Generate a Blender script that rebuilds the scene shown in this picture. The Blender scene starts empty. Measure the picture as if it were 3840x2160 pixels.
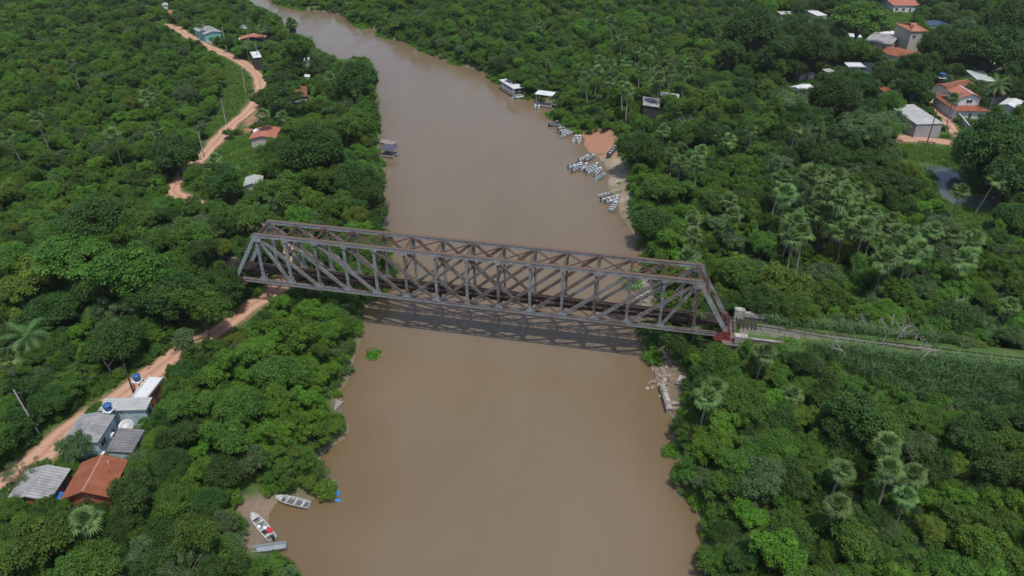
import bpy, math, random
import numpy as np
from mathutils import Vector, Matrix

R = math.radians
S = bpy.context.scene
COL = S.collection
rnd = random.Random(7)
rng = np.random.default_rng(11)

# ------------------------------------------------------------------ camera, sky, sun, exposure
# world: x along the bridge, y across the river upstream, z up, river surface at z = 0
CAM = (74.073, -105.269, 79.595)
PITCH, YAW, FPX = 0.5579, -0.2074, 2801.6 / 3840.0          # focal length as a share of the frame width
cam_d = bpy.data.cameras.new('camera'); cam_d.sensor_width = 36.0; cam_d.lens = 36.0 * FPX
cam_d.clip_start = 1.0; cam_d.clip_end = 9000.0
cam = bpy.data.objects.new('camera', cam_d); COL.objects.link(cam)
cam.location = CAM; cam.rotation_euler = (math.pi / 2 - PITCH, 0, -YAW)
S.camera = cam

SUN_DIR = Vector((1.5, -2.5, 8.0)).normalized()             # towards the sun: behind the camera, a little to the right
SUN_EL = math.asin(SUN_DIR.z); SUN_AZ = math.atan2(SUN_DIR.x, SUN_DIR.y)
W = bpy.data.worlds.new('World'); S.world = W; W.use_nodes = True
wn = W.node_tree; wn.nodes.clear()
sky = wn.nodes.new('ShaderNodeTexSky'); sky.sky_type = 'NISHITA'; sky.sun_disc = False
sky.sun_elevation = SUN_EL; sky.sun_rotation = SUN_AZ; sky.dust_density = 2.0; sky.air_density = 1.0
bg = wn.nodes.new('ShaderNodeBackground'); bg.inputs['Strength'].default_value = 0.15
wo = wn.nodes.new('ShaderNodeOutputWorld')
wn.links.new(sky.outputs[0], bg.inputs[0]); wn.links.new(bg.outputs[0], wo.inputs[0])
sun_d = bpy.data.lights.new('sun', 'SUN'); sun_d.energy = 3.2; sun_d.angle = R(0.55); sun_d.color = (1.0, 0.96, 0.9)
sun = bpy.data.objects.new('sun', sun_d); COL.objects.link(sun)
sun.rotation_euler = (-SUN_DIR).to_track_quat('-Z', 'Y').to_euler()
S.view_settings.view_transform = 'Standard'; S.view_settings.look = 'None'
S.view_settings.exposure = 0.0; S.view_settings.gamma = 1.0
S.cycles.max_bounces = 5; S.cycles.diffuse_bounces = 2; S.cycles.glossy_bounces = 2
S.cycles.transmission_bounces = 2; S.cycles.transparent_max_bounces = 4; S.cycles.volume_bounces = 0
S.cycles.use_adaptive_sampling = True; S.cycles.adaptive_threshold = 0.02

# ------------------------------------------------------------------ surveying: photo survey points -> ground positions
# the survey points below are in a 2576 x 1449 numbering of the photo; each is cast onto a level plane
_f = FPX * 2576
_fw = np.array([math.sin(YAW) * math.cos(PITCH), math.cos(YAW) * math.cos(PITCH), -math.sin(PITCH)])
_rt = np.array([math.cos(YAW), -math.sin(YAW), 0.0]); _up = np.cross(_rt, _fw)
_c = np.array(CAM)

def at(x, y, z=2.5):
    d = _fw + _rt * ((x - 1288) / _f) - _up * ((y - 724.5) / _f)
    t = (z - _c[2]) / d[2]
    p = _c + t * d
    return Vector((p[0], p[1], z))

def at_many(pts, z):
    pts = np.asarray(pts, float)
    d = _fw[None] + _rt[None] * ((pts[:, :1] - 1288) / _f) - _up[None] * ((pts[:, 1:2] - 724.5) / _f)
    t = (z - _c[2]) / d[:, 2:3]
    return (_c[None] + t * d)[:, :2]

def seen(P):
    """world points (n,3) -> survey numbering and distance"""
    d = np.asarray(P, float) - _c
    zz = d @ _fw
    return np.stack([1288 + _f * (d @ _rt) / zz, 724.5 - _f * (d @ _up) / zz], -1), np.linalg.norm(d, axis=-1), zz

def in_poly(P, poly):
    P = np.asarray(P, float); poly = np.asarray(poly, float)
    x, y = P[:, 0], P[:, 1]; ins = np.zeros(len(P), bool); n = len(poly)
    for i in range(n):
        x1, y1 = poly[i]; x2, y2 = poly[(i + 1) % n]
        if y1 == y2: continue
        c = (y1 > y) != (y2 > y)
        ins ^= c & (x < (x2 - x1) * (y - y1) / (y2 - y1) + x1)
    return ins

def seg_dist(P, poly, closed=True):
    P = np.asarray(P, float); poly = np.asarray(poly, float); n = len(poly)
    best = np.full(len(P), 1e9)
    for i in range(n if closed else n - 1):
        a = poly[i]; b = poly[(i + 1) % n]; ab = b - a
        t = np.clip(((P - a) @ ab) / max(ab @ ab, 1e-9), 0, 1)
        dd = P - (a + t[:, None] * ab)
        best = np.minimum(best, np.einsum('ij,ij->i', dd, dd))
    return np.sqrt(best)

# ------------------------------------------------------------------ survey outlines
WATER_L = [(500, -120), (560, -60), (620, -5), (645, 20), (677, 27), (702, 42), (712, 62), (722, 82), (747, 84), (777, 105), (792, 122), (807, 132), (840, 142),
           (865, 158), (890, 150), (922, 148), (940, 170), (952, 197), (946, 225), (950, 250), (953, 282), (961, 320), (952, 332), (955, 380), (965, 400),
           (970, 440), (968, 500), (975, 515), (960, 530), (965, 570), (975, 590), (985, 636), (985, 660), (1000, 689), (960, 740), (938, 756), (930, 771),
           (903, 791), (902, 806), (913, 831), (908, 850), (895, 880), (885, 905), (880, 940), (870, 965), (850, 985), (856, 1000), (855, 1040), (880, 1080),
           (862, 1108), (830, 1125), (808, 1140), (800, 1165), (825, 1195), (850, 1215), (848, 1245), (800, 1262), (780, 1255), (740, 1252), (700, 1248),
           (688, 1275), (678, 1300), (690, 1345), (712, 1368), (690, 1395), (720, 1410), (740, 1432), (745, 1452), (760, 1700)]
WATER_R_TRUE = [(1900, 1700), (1775, 1452), (1768, 1320), (1748, 1262), (1718, 1190), (1695, 1125), (1697, 1062)]
WATER_R_SEEN = [(1722, 1700), (1722, 1452), (1720, 1410), (1740, 1375), (1760, 1350), (1775, 1320), (1752, 1268), (1719, 1238), (1700, 1208), (1696, 1167),
                (1666, 1122), (1685, 1084), (1695, 1055)]
WATER_R = [(1695, 1045), (1684, 1038), (1672, 1030), (1660, 985), (1648, 940), (1640, 915), (1625, 885), (1612, 840), (1606, 790), (1604, 740), (1612, 690),
           (1612, 640), (1600, 610), (1590, 590), (1575, 560), (1560, 545), (1552, 520), (1545, 500), (1530, 480), (1525, 460), (1527, 440), (1515, 415),
           (1500, 398), (1480, 385), (1466, 375), (1462, 345), (1440, 335), (1420, 318), (1395, 303), (1385, 290), (1392, 275), (1400, 265), (1350, 252),
           (1310, 243), (1290, 235), (1262, 212), (1240, 205), (1225, 187), (1195, 174), (1130, 156), (1085, 136), (1035, 111), (985, 98), (955, 88),
           (945, 74), (920, 68), (880, 60), (868, 46), (855, 37), (825, 30), (760, 25), (700, 12), (680, 0), (640, -50), (600, -120)]
RIVER = at_many(WATER_L + WATER_R_TRUE + WATER_R, 0.0)
SEEN_WATER = WATER_L + WATER_R_SEEN + WATER_R
BEACH_RED = [(1458, 338), (1500, 326), (1552, 316), (1556, 385), (1500, 397), (1463, 378)]
YARD = [[(602, 326), (622, 321), (642, 326), (640, 338), (606, 341)], [(612, 300), (650, 263), (684, 282), (664, 303), (622, 318)], [(2392, 268), (2420, 290), (2400, 300), (2380, 285)]]
SAND = [(1500, 395), (1556, 380), (1575, 405), (1592, 430), (1578, 470), (1590, 500), (1582, 540), (1602, 580), (1620, 640), (1606, 645), (1588, 600), (1562, 548), (1530, 480), (1522, 430)]
QUAY_MUD = [(1640, 905), (1690, 900), (1718, 950), (1712, 1050), (1690, 1045), (1655, 975)]
LEFT_MUD = [(592, 1232), (640, 1228), (692, 1240), (690, 1300), (690, 1345), (668, 1392), (600, 1390), (598, 1300)]
UNDER_R = [(1606, 690), (1645, 680), (1655, 800), (1612, 810)]
POND = [(2326, 418), (2360, 415), (2400, 425), (2430, 455), (2446, 490), (2520, 500), (2530, 530), (2450, 528), (2400, 515), (2370, 500), (2352, 460)]
POND_W = at_many(POND, 1.6)
ROAD_MAIN = [(-60, 1290), (20, 1215), (105, 1148), (160, 1088), (235, 1035), (300, 994), (380, 940), (450, 888), (540, 838), (620, 780), (690, 735), (742, 660), (700, 600), (600, 545),
             (500, 515), (440, 485), (446, 462), (475, 428), (518, 388), (555, 345), (590, 306), (622, 282), (645, 255), (655, 228), (652, 198), (630, 172), (590, 148),
             (545, 127), (500, 105), (470, 88), (440, 68), (395, 58), (340, 60)]
ROAD_V = [(2180, 344), (2230, 347), (2290, 350), (2360, 356), (2440, 369), (2520, 382)]
ROAD_T = [(2335, 225), (2345, 240), (2365, 285), (2395, 325), (2425, 362)]
ROADS = [(at_many(ROAD_MAIN, 2.5), 2.6), (at_many(ROAD_V, 2.5), 3.4), (at_many(ROAD_T, 2.5), 2.0)]
SEEN_ROADS = [[(75, 1150), (110, 1155), (165, 1100), (150, 1080)], [(240, 1030), (300, 985), (335, 955), (440, 880), (460, 885), (400, 942), (330, 1000), (265, 1005)],
              [(510, 852), (560, 855), (640, 795), (700, 740), (660, 730), (600, 775), (540, 825)], [(428, 497), (445, 494), (458, 448), (440, 448)],
              [(497, 403), (540, 402), (565, 350), (545, 345)], [(568, 324), (605, 327), (645, 290), (655, 255), (630, 255), (590, 290)],
              [(640, 208), (668, 182), (640, 165), (585, 133), (520, 112), (520, 125), (600, 162), (625, 185)], [(420, 62), (455, 62), (490, 98), (470, 102)],
              [(2262, 344), (2360, 350), (2435, 360), (2432, 376), (2260, 362)], [(2338, 225), (2352, 225), (2440, 360), (2415, 360)]]
GRASS = [[(560, 140), (600, 155), (628, 205), (618, 252), (578, 300), (548, 342), (508, 350), (540, 290), (562, 220), (558, 165)],
         [(555, 400), (575, 345), (640, 340), (650, 385), (610, 418), (560, 415)],
         [(2262, 364), (2450, 378), (2420, 425), (2350, 413), (2290, 412)],
         [(2385, 515), (2450, 530), (2530, 535), (2480, 575), (2420, 570), (2360, 520)],
         [(2440, 288), (2500, 292), (2560, 300), (2545, 318), (2450, 312)], [(2240, 32), (2300, 32), (2290, 75), (2235, 80)],
         [(2100, 140), (2175, 140), (2170, 165), (2080, 168)], [(1980, 195), (2060, 192), (2050, 210), (1990, 212)]]
RAIL_STRIP = [(1845, 800), (1930, 806), (2100, 838), (2300, 862), (2580, 885), (2580, 925), (2300, 892), (2100, 872), (1960, 862), (1850, 850)]
CANE = [(2060, 872), (2300, 895), (2580, 915), (2580, 1015), (2420, 1030), (2300, 1000), (2180, 950), (2080, 900)]
SCRUB = [(235, 880), (300, 872), (462, 866), (440, 890), (330, 962), (240, 1020), (150, 1015), (190, 950)]
CANE2 = [(1880, 790), (1990, 800), (2200, 835), (2400, 858), (2330, 858), (2100, 838), (1930, 808)]
HOUSE_SEEN = []                                              # roof outlines seen in the photo, filled below
BRIDGE_SEEN = [(648, 590), (680, 545), (1765, 660), (1840, 850), (1790, 850), (1660, 838), (655, 718)]

def land(x, y):
    """height of the ground at arrays x, y"""
    x = np.atleast_1d(np.asarray(x, float)); y = np.atleast_1d(np.asarray(y, float))
    P = np.stack([x, y], -1)
    d = seg_dist(P, RIVER); d = np.where(in_poly(P, RIVER), -d, d)
    w = np.full(len(x), 4.5)
    for (cx, cy), ww, rr in ((at(1515, 355, 1)[:2], 22, 20), (at(1570, 480, 1)[:2], 12, 14), (at(1600, 590, 1)[:2], 9, 12), (at(640, 1310, 1)[:2], 9, 7), (at(1685, 960, 1)[:2], 7, 7)):
        w = np.maximum(w, ww * np.exp(-((x - cx) ** 2 + (y - cy) ** 2) / (2 * rr * rr)))
    t = np.clip((d + 0.4) / w, 0, 1)
    bank = 2.5 * (t * t * (3 - 2 * t))
    z = np.where(d > -0.4, bank - 0.12 * (d < 0), np.maximum(-2.0, (d + 0.4) * 0.45 - 0.05))
    n = (np.sin(x * .11 + 1.3) * np.cos(y * .093) + .5 * np.sin(x * .27 + y * .21) + .35 * np.sin(x * .61 - y * .47)) * .22
    z = z + n * np.clip((d - 3) / 8, 0, 1)
    # railway embankments at both bridge ends
    ca = np.clip((np.abs(y - 2.2) - 2.6) / 9.5, 0, 1)
    for top, run in ((8.35, x - 89.6), (8.35, -4.0 - x)):
        e = top * (1 - ca) + z * ca
        z = np.where((run > 0) & (d > 1), np.maximum(z, e), z)
    pd = seg_dist(P, POND_W); pd = np.where(in_poly(P, POND_W), pd, -pd)
    z = np.where(pd > -3, np.minimum(z, 2.3 - 0.35 * (pd + 3)), z)
    return z

def gz(x, y):
    return float(land(x, y)[0])
# ------------------------------------------------------------------ materials
def nodemat(name):
    m = bpy.data.materials.new(name); m.use_nodes = True
    nt = m.node_tree; nt.nodes.clear()
    out = nt.nodes.new('ShaderNodeOutputMaterial')
    return m, nt, out

class NT:
    """small helper round a node tree"""
    def __init__(s, nt): s.nt = nt
    def n(s, t, **kw):
        o = s.nt.nodes.new(t)
        for k, v in kw.items(): setattr(o, k, v)
        return o
    def l(s, a, b): s.nt.links.new(a, b)
    def noise(s, vec, scale, detail=4, rough=.6):
        o = s.n('ShaderNodeTexNoise'); o.inputs['Scale'].default_value = scale; o.inputs['Detail'].default_value = detail; o.inputs['Roughness'].default_value = rough
        if vec is not None: s.l(vec, o.inputs['Vector'])
        return o.outputs['Fac']
    def ramp(s, fac, stops):
        o = s.n('ShaderNodeValToRGB'); e = o.color_ramp.elements
        while len(e) > 1: e.remove(e[-1])
        e[0].position, e[0].color = stops[0][0], (*stops[0][1], 1)
        for p, c in stops[1:]:
            q = e.new(p); q.color = (*c, 1)
        s.l(fac, o.inputs[0]); return o.outputs[0]
    def mix(s, fac, a, b, blend='MIX'):
        o = s.n('ShaderNodeMix', data_type='RGBA', blend_type=blend)
        for sock, v in ((o.inputs[0], fac), (o.inputs[6], a), (o.inputs[7], b)):
            if isinstance(v, (int, float)): sock.default_value = v
            elif isinstance(v, tuple): sock.default_value = (*v, 1)
            else: s.l(v, sock)
        return o.outputs[2]
    def math(s, op, a, b=None, clamp=False):
        o = s.n('ShaderNodeMath', operation=op, use_clamp=clamp)
        for sock, v in ((o.inputs[0], a), (o.inputs[1], b)):
            if v is None: continue
            if isinstance(v, (int, float)): sock.default_value = v
            else: s.l(v, sock)
        return o.outputs[0]
    def pos(s): return s.n('ShaderNodeNewGeometry').outputs['Position']
    def obj(s): return s.n('ShaderNodeTexCoord').outputs['Object']
    def attr(s, name):
        return s.n('ShaderNodeAttribute', attribute_name=name).outputs['Fac']
    def bsdf(s, out, color, rough=.8, metal=0.0, height=None, bump=.3, dist=.05, spec=.5):
        b = s.n('ShaderNodeBsdfPrincipled'); b.inputs['Roughness'].default_value = rough; b.inputs['Metallic'].default_value = metal
        b.inputs['Specular IOR Level'].default_value = spec
        if isinstance(color, tuple): b.inputs['Base Color'].default_value = (*color, 1)
        else: s.l(color, b.inputs['Base Color'])
        if height is not None:
            bp = s.n('ShaderNodeBump'); bp.inputs['Strength'].default_value = bump; bp.inputs['Distance'].default_value = dist
            s.l(height, bp.inputs['Height']); s.l(bp.outputs[0], b.inputs['Normal'])
        s.l(b.outputs[0], out.inputs['Surface']); return b

def mottled(name, stops, scale=2.0, rough=.85, metal=0.0, bump=.25, dist=.03, detail=6, space='obj', spec=.3):
    m, nt, out = nodemat(name); h = NT(nt)
    v = h.obj() if space == 'obj' else h.pos()
    f = h.noise(v, scale, detail, .65)
    h.bsdf(out, h.ramp(f, stops), rough, metal, f, bump, dist, spec); return m

def plain(name, c, rough=.6, metal=0.0, dirt=.25, scale=1.5):
    d = tuple(x * (1 - dirt) for x in c); l = tuple(min(1, x * (1 + dirt * .3)) for x in c)
    return mottled(name, [(.32, d), (.6, c), (.8, l)], scale, rough, metal, .08)

def ribbed(name, stops, axis='X', pitch=.18, rough=.7, stain=.6, bump=.6, rows=None):
    """corrugated sheet or tile: ribs across the object's local axis, stains from noise"""
    m, nt, out = nodemat(name); h = NT(nt); v = h.obj()
    w = h.n('ShaderNodeTexWave', wave_type='BANDS', bands_direction=axis); w.inputs['Scale'].default_value = 0.314 / pitch; h.l(v, w.inputs['Vector'])
    f = h.noise(v, stain, 7, .7); c = h.ramp(f, stops)
    f2 = h.noise(v, 6.0, 3, .6)
    c = h.mix(h.math('MULTIPLY', f2, .5), c, tuple(x * .72 for x in stops[0][1]))
    rib = h.math('MULTIPLY', w.outputs['Fac'], 1.0)
    c = h.mix(h.math('MULTIPLY', h.math('SUBTRACT', 1.0, rib), .42), c, tuple(x * .5 for x in stops[0][1]))
    if rows:
        w2 = h.n('ShaderNodeTexWave', wave_type='BANDS', bands_direction='Y' if axis == 'X' else 'X', wave_profile='SAW'); w2.inputs['Scale'].default_value = 0.314 / rows
        h.l(v, w2.inputs['Vector'])
        c = h.mix(h.math('MULTIPLY', h.math('GREATER_THAN', w2.outputs['Fac'], .8), .35), c, tuple(x * .55 for x in stops[0][1]))
    h.bsdf(out, c, rough, 0, rib, bump, .06, .3); return m

def leafmat(name, c, trans=.42, var=.42, rough=.5):
    """leaf surface: per-leaf and per-plant tints round one colour, some light passing through"""
    m, nt, out = nodemat(name); h = NT(nt)
    oi = h.n('ShaderNodeObjectInfo').outputs['Random']; lv = h.attr('tint')
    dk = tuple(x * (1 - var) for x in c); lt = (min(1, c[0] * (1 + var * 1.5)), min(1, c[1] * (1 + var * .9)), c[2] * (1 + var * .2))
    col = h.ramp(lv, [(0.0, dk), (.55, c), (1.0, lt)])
    hs = h.n('ShaderNodeHueSaturation'); h.l(col, hs.inputs['Color'])
    h.l(h.math('ADD', .485, h.math('MULTIPLY', oi, .03)), hs.inputs['Hue'])
    h.l(h.math('ADD', .8, h.math('MULTIPLY', oi, .4)), hs.inputs['Value'])
    b = h.n('ShaderNodeBsdfPrincipled'); b.inputs['Roughness'].default_value = rough; b.inputs['Specular IOR Level'].default_value = .25
    h.l(hs.outputs[0], b.inputs['Base Color'])
    t = h.n('ShaderNodeBsdfTranslucent')
    h.l(h.mix(.5, hs.outputs[0], (c[0] * 1.8, c[1] * 1.5, c[2] * .6)), t.inputs['Color'])
    mx = h.n('ShaderNodeMixShader'); mx.inputs[0].default_value = trans
    h.l(b.outputs[0], mx.inputs[1]); h.l(t.outputs[0], mx.inputs[2]); h.l(mx.outputs[0], out.inputs['Surface'])
    return m

M = {}
TONES = {'dark': (.056, .124, .025), 'mid': (.090, .190, .028), 'bright': (.116, .250, .026), 'grey': (.110, .190, .074), 'yellow': (.140, .220, .032)}
for k, c in TONES.items(): M['leaf_' + k] = leafmat('foliage ' + k, c)
M['palm'] = leafmat('palm fans', (.115, .208, .068), .3, .4)
M['palm_olive'] = leafmat('older palm fans', (.105, .180, .060), .3, .4); M['palm_dead'] = leafmat('dead palm fans', (.20, .16, .09), .2, .3)
M['cane'] = leafmat('cane blades', (.115, .215, .085), .4, .35)
M['grass'] = leafmat('grass blades', (.105, .210, .034), .35, .35)
M['hyacinth'] = leafmat('hyacinth leaves', (.085, .23, .020), .4, .3)
M['bark'] = mottled('bark', [(.3, (.05, .04, .03)), (.6, (.12, .10, .08)), (.8, (.2, .18, .15))], 3)
M['palm_bark'] = mottled('palm bark', [(.3, (.16, .14, .12)), (.7, (.33, .31, .28))], 5)
M['deadwood'] = mottled('bleached wood', [(.3, (.20, .18, .16)), (.7, (.38, .35, .32))], 3)
M['log'] = mottled('wet log', [(.3, (.08, .06, .045)), (.7, (.22, .18, .14))], 3)

# painted bridge steel gone patchy: blue-grey paint, brown rust, most of it on faces that hold water
def steel(name, paint, paint2, rust, rust_bias, top):
    m, nt, out = nodemat(name); h = NT(nt); g = h.n('ShaderNodeNewGeometry')
    sx = h.n('ShaderNodeSeparateXYZ'); h.l(g.outputs['Normal'], sx.inputs[0])
    a = h.noise(g.outputs['Position'], .55, 7, .68); b = h.noise(g.outputs['Position'], 3.2, 6, .75)
    base = h.mix(h.ramp(b, [(.42, (0, 0, 0)), (.58, (1, 1, 1))]), paint, paint2)
    f = h.math('ADD', h.math('MULTIPLY', a, .55), h.math('MULTIPLY', b, .6))
    f = h.math('ADD', f, h.math('MULTIPLY', h.math('MAXIMUM', sx.outputs[2], 0.0), top))
    px = h.n('ShaderNodeSeparateXYZ'); h.l(g.outputs['Position'], px.inputs[0])
    f = h.math('ADD', f, h.math('MULTIPLY', h.math('SUBTRACT', px.outputs[0], 44.0), .0013))
    fac = h.ramp(h.math('ADD', f, rust_bias), [(.58, (0, 0, 0)), (.72, (1, 1, 1))])
    rc = h.mix(b, tuple(x * .55 for x in rust), tuple(min(1, x * 1.5) for x in rust))
    h.bsdf(out, h.mix(fac, base, rc), .75, 0, b, .25, .02, .3); return m
M['steel'] = steel('weathered bridge paint', (.150, .172, .190), (.37, .395, .41), (.120, .078, .056), .0, .24)
M['steel_b'] = steel('rusted bridge paint', (.120, .132, .142), (.31, .33, .34), (.105, .068, .049), .07, .18)
M['rust'] = steel('brown rust', (.070, .050, .042), (.12, .085, .07), (.095, .056, .040), .2, .1)
M['red_oxide'] = mottled('red oxide primer', [(.3, (.12, .026, .022)), (.6, (.20, .04, .034)), (.8, (.24, .07, .06))], 2)
M['sleeper'] = mottled('creosoted timber', [(.3, (.016, .012, .012)), (.6, (.045, .032, .03)), (.85, (.13, .10, .095))], 2.2, space='pos')
M['rail'] = mottled('railhead steel', [(.3, (.03, .022, .02)), (.7, (.075, .055, .05))], 2)
M['concrete'] = mottled('weathered concrete', [(.28, (.12, .11, .095)), (.5, (.33, .31, .28)), (.75, (.50, .48, .43))], 1.2)
M['stone'] = mottled('old masonry', [(.3, (.10, .08, .065)), (.55, (.28, .23, .18)), (.75, (.48, .42, .35))], 1.4)
M['brickwork'] = mottled('dark brickwork', [(.3, (.06, .055, .05)), (.6, (.16, .14, .125)), (.8, (.3, .26, .23))], 1.6)

# ground: soil and low growth, with dirt, sand and meadow where the survey shows them
m, nt, out = nodemat('ground'); h = NT(nt); p = h.pos()
n1, n2 = h.noise(p, .18, 6, .65), h.noise(p, 1.3, 6, .7)
veg = h.mix(n1, (.036, .075, .02), (.07, .135, .032)); veg = h.mix(h.ramp(n2, [(.5, (0, 0, 0)), (.75, (1, 1, 1))]), veg, (.085, .07, .04))
mead = h.mix(h.ramp(n2, [(.3, (0, 0, 0)), (.7, (1, 1, 1))]), (.035, .085, .018), (.095, .16, .038)); mead = h.mix(h.ramp(n1, [(.5, (0, 0, 0)), (.7, (1, 1, 1))]), mead, (.10, .115, .05))
dirt = h.mix(n2, (.24, .115, .07), (.40, .22, .145))
sand = h.mix(h.ramp(n1, [(.35, (0, 0, 0)), (.65, (1, 1, 1))]), (.19, .145, .105), (.42, .345, .27)); sand = h.mix(h.ramp(n2, [(.45, (0, 0, 0)), (.62, (1, 1, 1))]), sand, (.25, .20, .145)); sand = h.mix(h.ramp(h.noise(p, .45, 5), [(.55, (0, 0, 0)), (.62, (1, 1, 1))]), sand, (.09, .10, .045))
mud = h.mix(n2, (.12, .085, .062), (.30, .23, .18))
c = h.mix(h.attr('meadow'), veg, mead); c = h.mix(h.attr('sand'), c, sand); c = h.mix(h.attr('mud'), c, mud); c = h.mix(h.attr('dirt'), c, dirt)
h.bsdf(out, c, .95, 0, n2, .6, .15, .1); M['ground'] = m

m, nt, out = nodemat('dirt road'); h = NT(nt); p = h.pos(); n1, n2 = h.noise(p, .5, 6, .65), h.noise(p, 3, 5, .7)
c = h.mix(n1, (.27, .135, .085), (.46, .26, .175)); c = h.mix(h.ramp(n2, [(.5, (0, 0, 0)), (.8, (1, 1, 1))]), c, (.30, .17, .115))
c = h.mix(h.math('MULTIPLY', h.attr('verge'), h.ramp(n2, [(.35, (0, 0, 0)), (.55, (1, 1, 1))])), c, (.07, .10, .03))
c = h.mix(h.math('MULTIPLY', h.attr('rut'), .5), c, (.56, .37, .27)); c = h.mix(h.ramp(n1, [(.60, (0, 0, 0)), (.72, (1, 1, 1))]), c, (.22, .12, .085))
h.bsdf(out, c, .95, 0, n2, .4, .06, .1); M['road'] = m

# silt-laden river: brown body under a sky-reflecting, lightly rippled surface
m, nt, out = nodemat('river water'); h = NT(nt); p = h.pos()
mp = h.n('ShaderNodeMapping'); mp.inputs['Scale'].default_value = (1, .55, 1); h.l(p, mp.inputs[0])
n0, n1 = h.noise(mp.outputs[0], .018, 6, .6), h.noise(mp.outputs[0], .9, 5, .6)
ms = h.n('ShaderNodeMapping'); ms.inputs['Scale'].default_value = (.16, .022, 1); ms.inputs['Rotation'].default_value = (0, 0, -.12); h.l(p, ms.inputs[0]); n2 = h.noise(ms.outputs[0], 1.0, 2, .5)
c = h.mix(h.ramp(n0, [(.3, (0, 0, 0)), (.7, (1, 1, 1))]), (.146, .109, .067), (.180, .137, .088)); c = h.mix(h.math('MULTIPLY', h.ramp(n2, [(.4, (0, 0, 0)), (.65, (1, 1, 1))]), .16), c, (.198, .155, .100))
c = h.mix(h.math('MULTIPLY', h.attr('shallow'), .75), c, (.135, .092, .045))
b = h.bsdf(out, c, .16, 0, n1, .04, .14, .5); b.inputs['IOR'].default_value = 1.42; h.l(h.ramp(n2, [(.35, (.09,) * 3), (.65, (.30,) * 3)]), b.inputs['Roughness'])
M['water'] = m
m, nt, out = nodemat('pond water'); h = NT(nt)
b = h.bsdf(out, (.065, .085, .078), .03, 0, h.noise(h.pos(), 1.2, 4), .02, .1, .5); b.inputs['IOR'].default_value = 1.33; M['pond'] = m

M['tile'] = ribbed('clay roof tiles', [(.3, (.20, .065, .035)), (.55, (.40, .135, .065)), (.8, (.48, .20, .11))], 'X', .22, .8, .5, .7, .38)
M['tile_pale'] = ribbed('sun-bleached clay tiles', [(.3, (.36, .13, .085)), (.55, (.52, .20, .13)), (.8, (.56, .28, .19))], 'X', .22, .8, .5, .7, .38)
M['tile_old'] = ribbed('mossy brown tiles', [(.3, (.13, .05, .03)), (.55, (.33, .125, .06)), (.8, (.36, .20, .11))], 'X', .22, .8, .5, .7, .38)
M['sheet'] = ribbed('grey fibre-cement sheet', [(.3, (.17, .17, .17)), (.5, (.40, .40, .39)), (.8, (.56, .55, .53))], 'X', .46, .85, .35, .8)
M['sheet_dark'] = ribbed('dark fibre-cement sheet', [(.3, (.09, .09, .095)), (.5, (.23, .23, .235)), (.8, (.40, .40, .40))], 'X', .46, .85, .35, .8)
M['sheet_pale'] = ribbed('pale metal sheet', [(.3, (.34, .35, .33)), (.55, (.50, .51, .49)), (.8, (.60, .61, .58))], 'X', .45, .6, .3, .4)
M['sheet_white'] = ribbed('white metal sheet', [(.3, (.60, .61, .61)), (.55, (.74, .75, .76)), (.8, (.82, .82, .82))], 'X', .45, .5, .3, .3)
M['sheet_green'] = ribbed('greenish metal sheet', [(.3, (.40, .47, .45)), (.55, (.52, .60, .58)), (.8, (.60, .66, .63))], 'X', .45, .5, .3, .4)
M['ridge'] = plain('ridge mortar', (.44, .27, .19), .85)
M['white_wall'] = plain('white plaster', (.68, .69, .71), .85)
M['blue_wall'] = plain('pale blue plaster', (.46, .59, .64), .85, 0, .4)
M['teal_wall'] = plain('teal plaster', (.22, .48, .46), .85)
M['grey_wall'] = plain('grey render', (.36, .36, .37), .85)
M['dark_wall'] = plain('dark boards', (.055, .05, .048), .85)
M['beige_wall'] = plain('beige plaster', (.50, .45, .38), .85)
M['brick_wall'] = plain('bare red brick', (.36, .13, .08), .9)
M['window'] = plain('dark window pane', (.03, .035, .04), .2)
M['frame'] = plain('window frame', (.34, .42, .44), .6)
M['door'] = plain('door leaf', (.12, .10, .09), .6)
M['alu'] = mottled('dull aluminium', [(.3, (.30, .31, .31)), (.55, (.46, .47, .47)), (.8, (.60, .61, .61))], 1.5, .5, .15)
M['alu_dark'] = mottled('worn aluminium', [(.3, (.16, .17, .17)), (.6, (.30, .31, .32)), (.8, (.42, .43, .43))], 1.5, .55, .1)
M['boat_white'] = plain('white boat paint', (.50, .53, .53), .5, 0, .4, 2.5)
M['boat_floor'] = plain('dirty boat floor', (.13, .13, .125), .8, 0, .5, 3)
M['boat_grey'] = plain('grey boat paint', (.27, .31, .34), .5)
M['boat_blue'] = plain('pale blue boat paint', (.36, .52, .57), .5)
M['boat_navy'] = plain('navy boat paint', (.055, .085, .15), .5)
M['boat_cream'] = plain('cream boat paint', (.56, .47, .40), .5)
M['boat_wood'] = plain('weathered hull planks', (.17, .14, .12), .8)
M['black'] = plain('black plastic', (.02, .02, .022), .4)
M['white'] = plain('white enamel', (.75, .75, .74), .45)
M['blue'] = plain('blue plastic', (.035, .14, .36), .45)
M['blue_lid'] = plain('blue tank lid', (.03, .11, .27), .45)
M['blue_drum'] = plain('bright blue drum', (.03, .25, .68), .4)
M['red'] = plain('red cloth', (.55, .03, .04), .7)
M['navy_cloth'] = plain('navy awning', (.075, .08, .12), .8)
M['mesh'] = plain('perforated dish metal', (.48, .49, .48), .5, .3)
M['pole'] = plain('pole concrete', (.36, .35, .33), .85)
M['pole_wood'] = plain('dark pole timber', (.09, .075, .065), .85)
M['wire'] = plain('cable', (.05, .05, .05), .6)
M['plank'] = mottled('grey planks', [(.3, (.13, .115, .10)), (.6, (.30, .27, .24)), (.8, (.42, .39, .35))], 2)
M['solar'] = plain('solar glass', (.03, .04, .07), .2)
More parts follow.
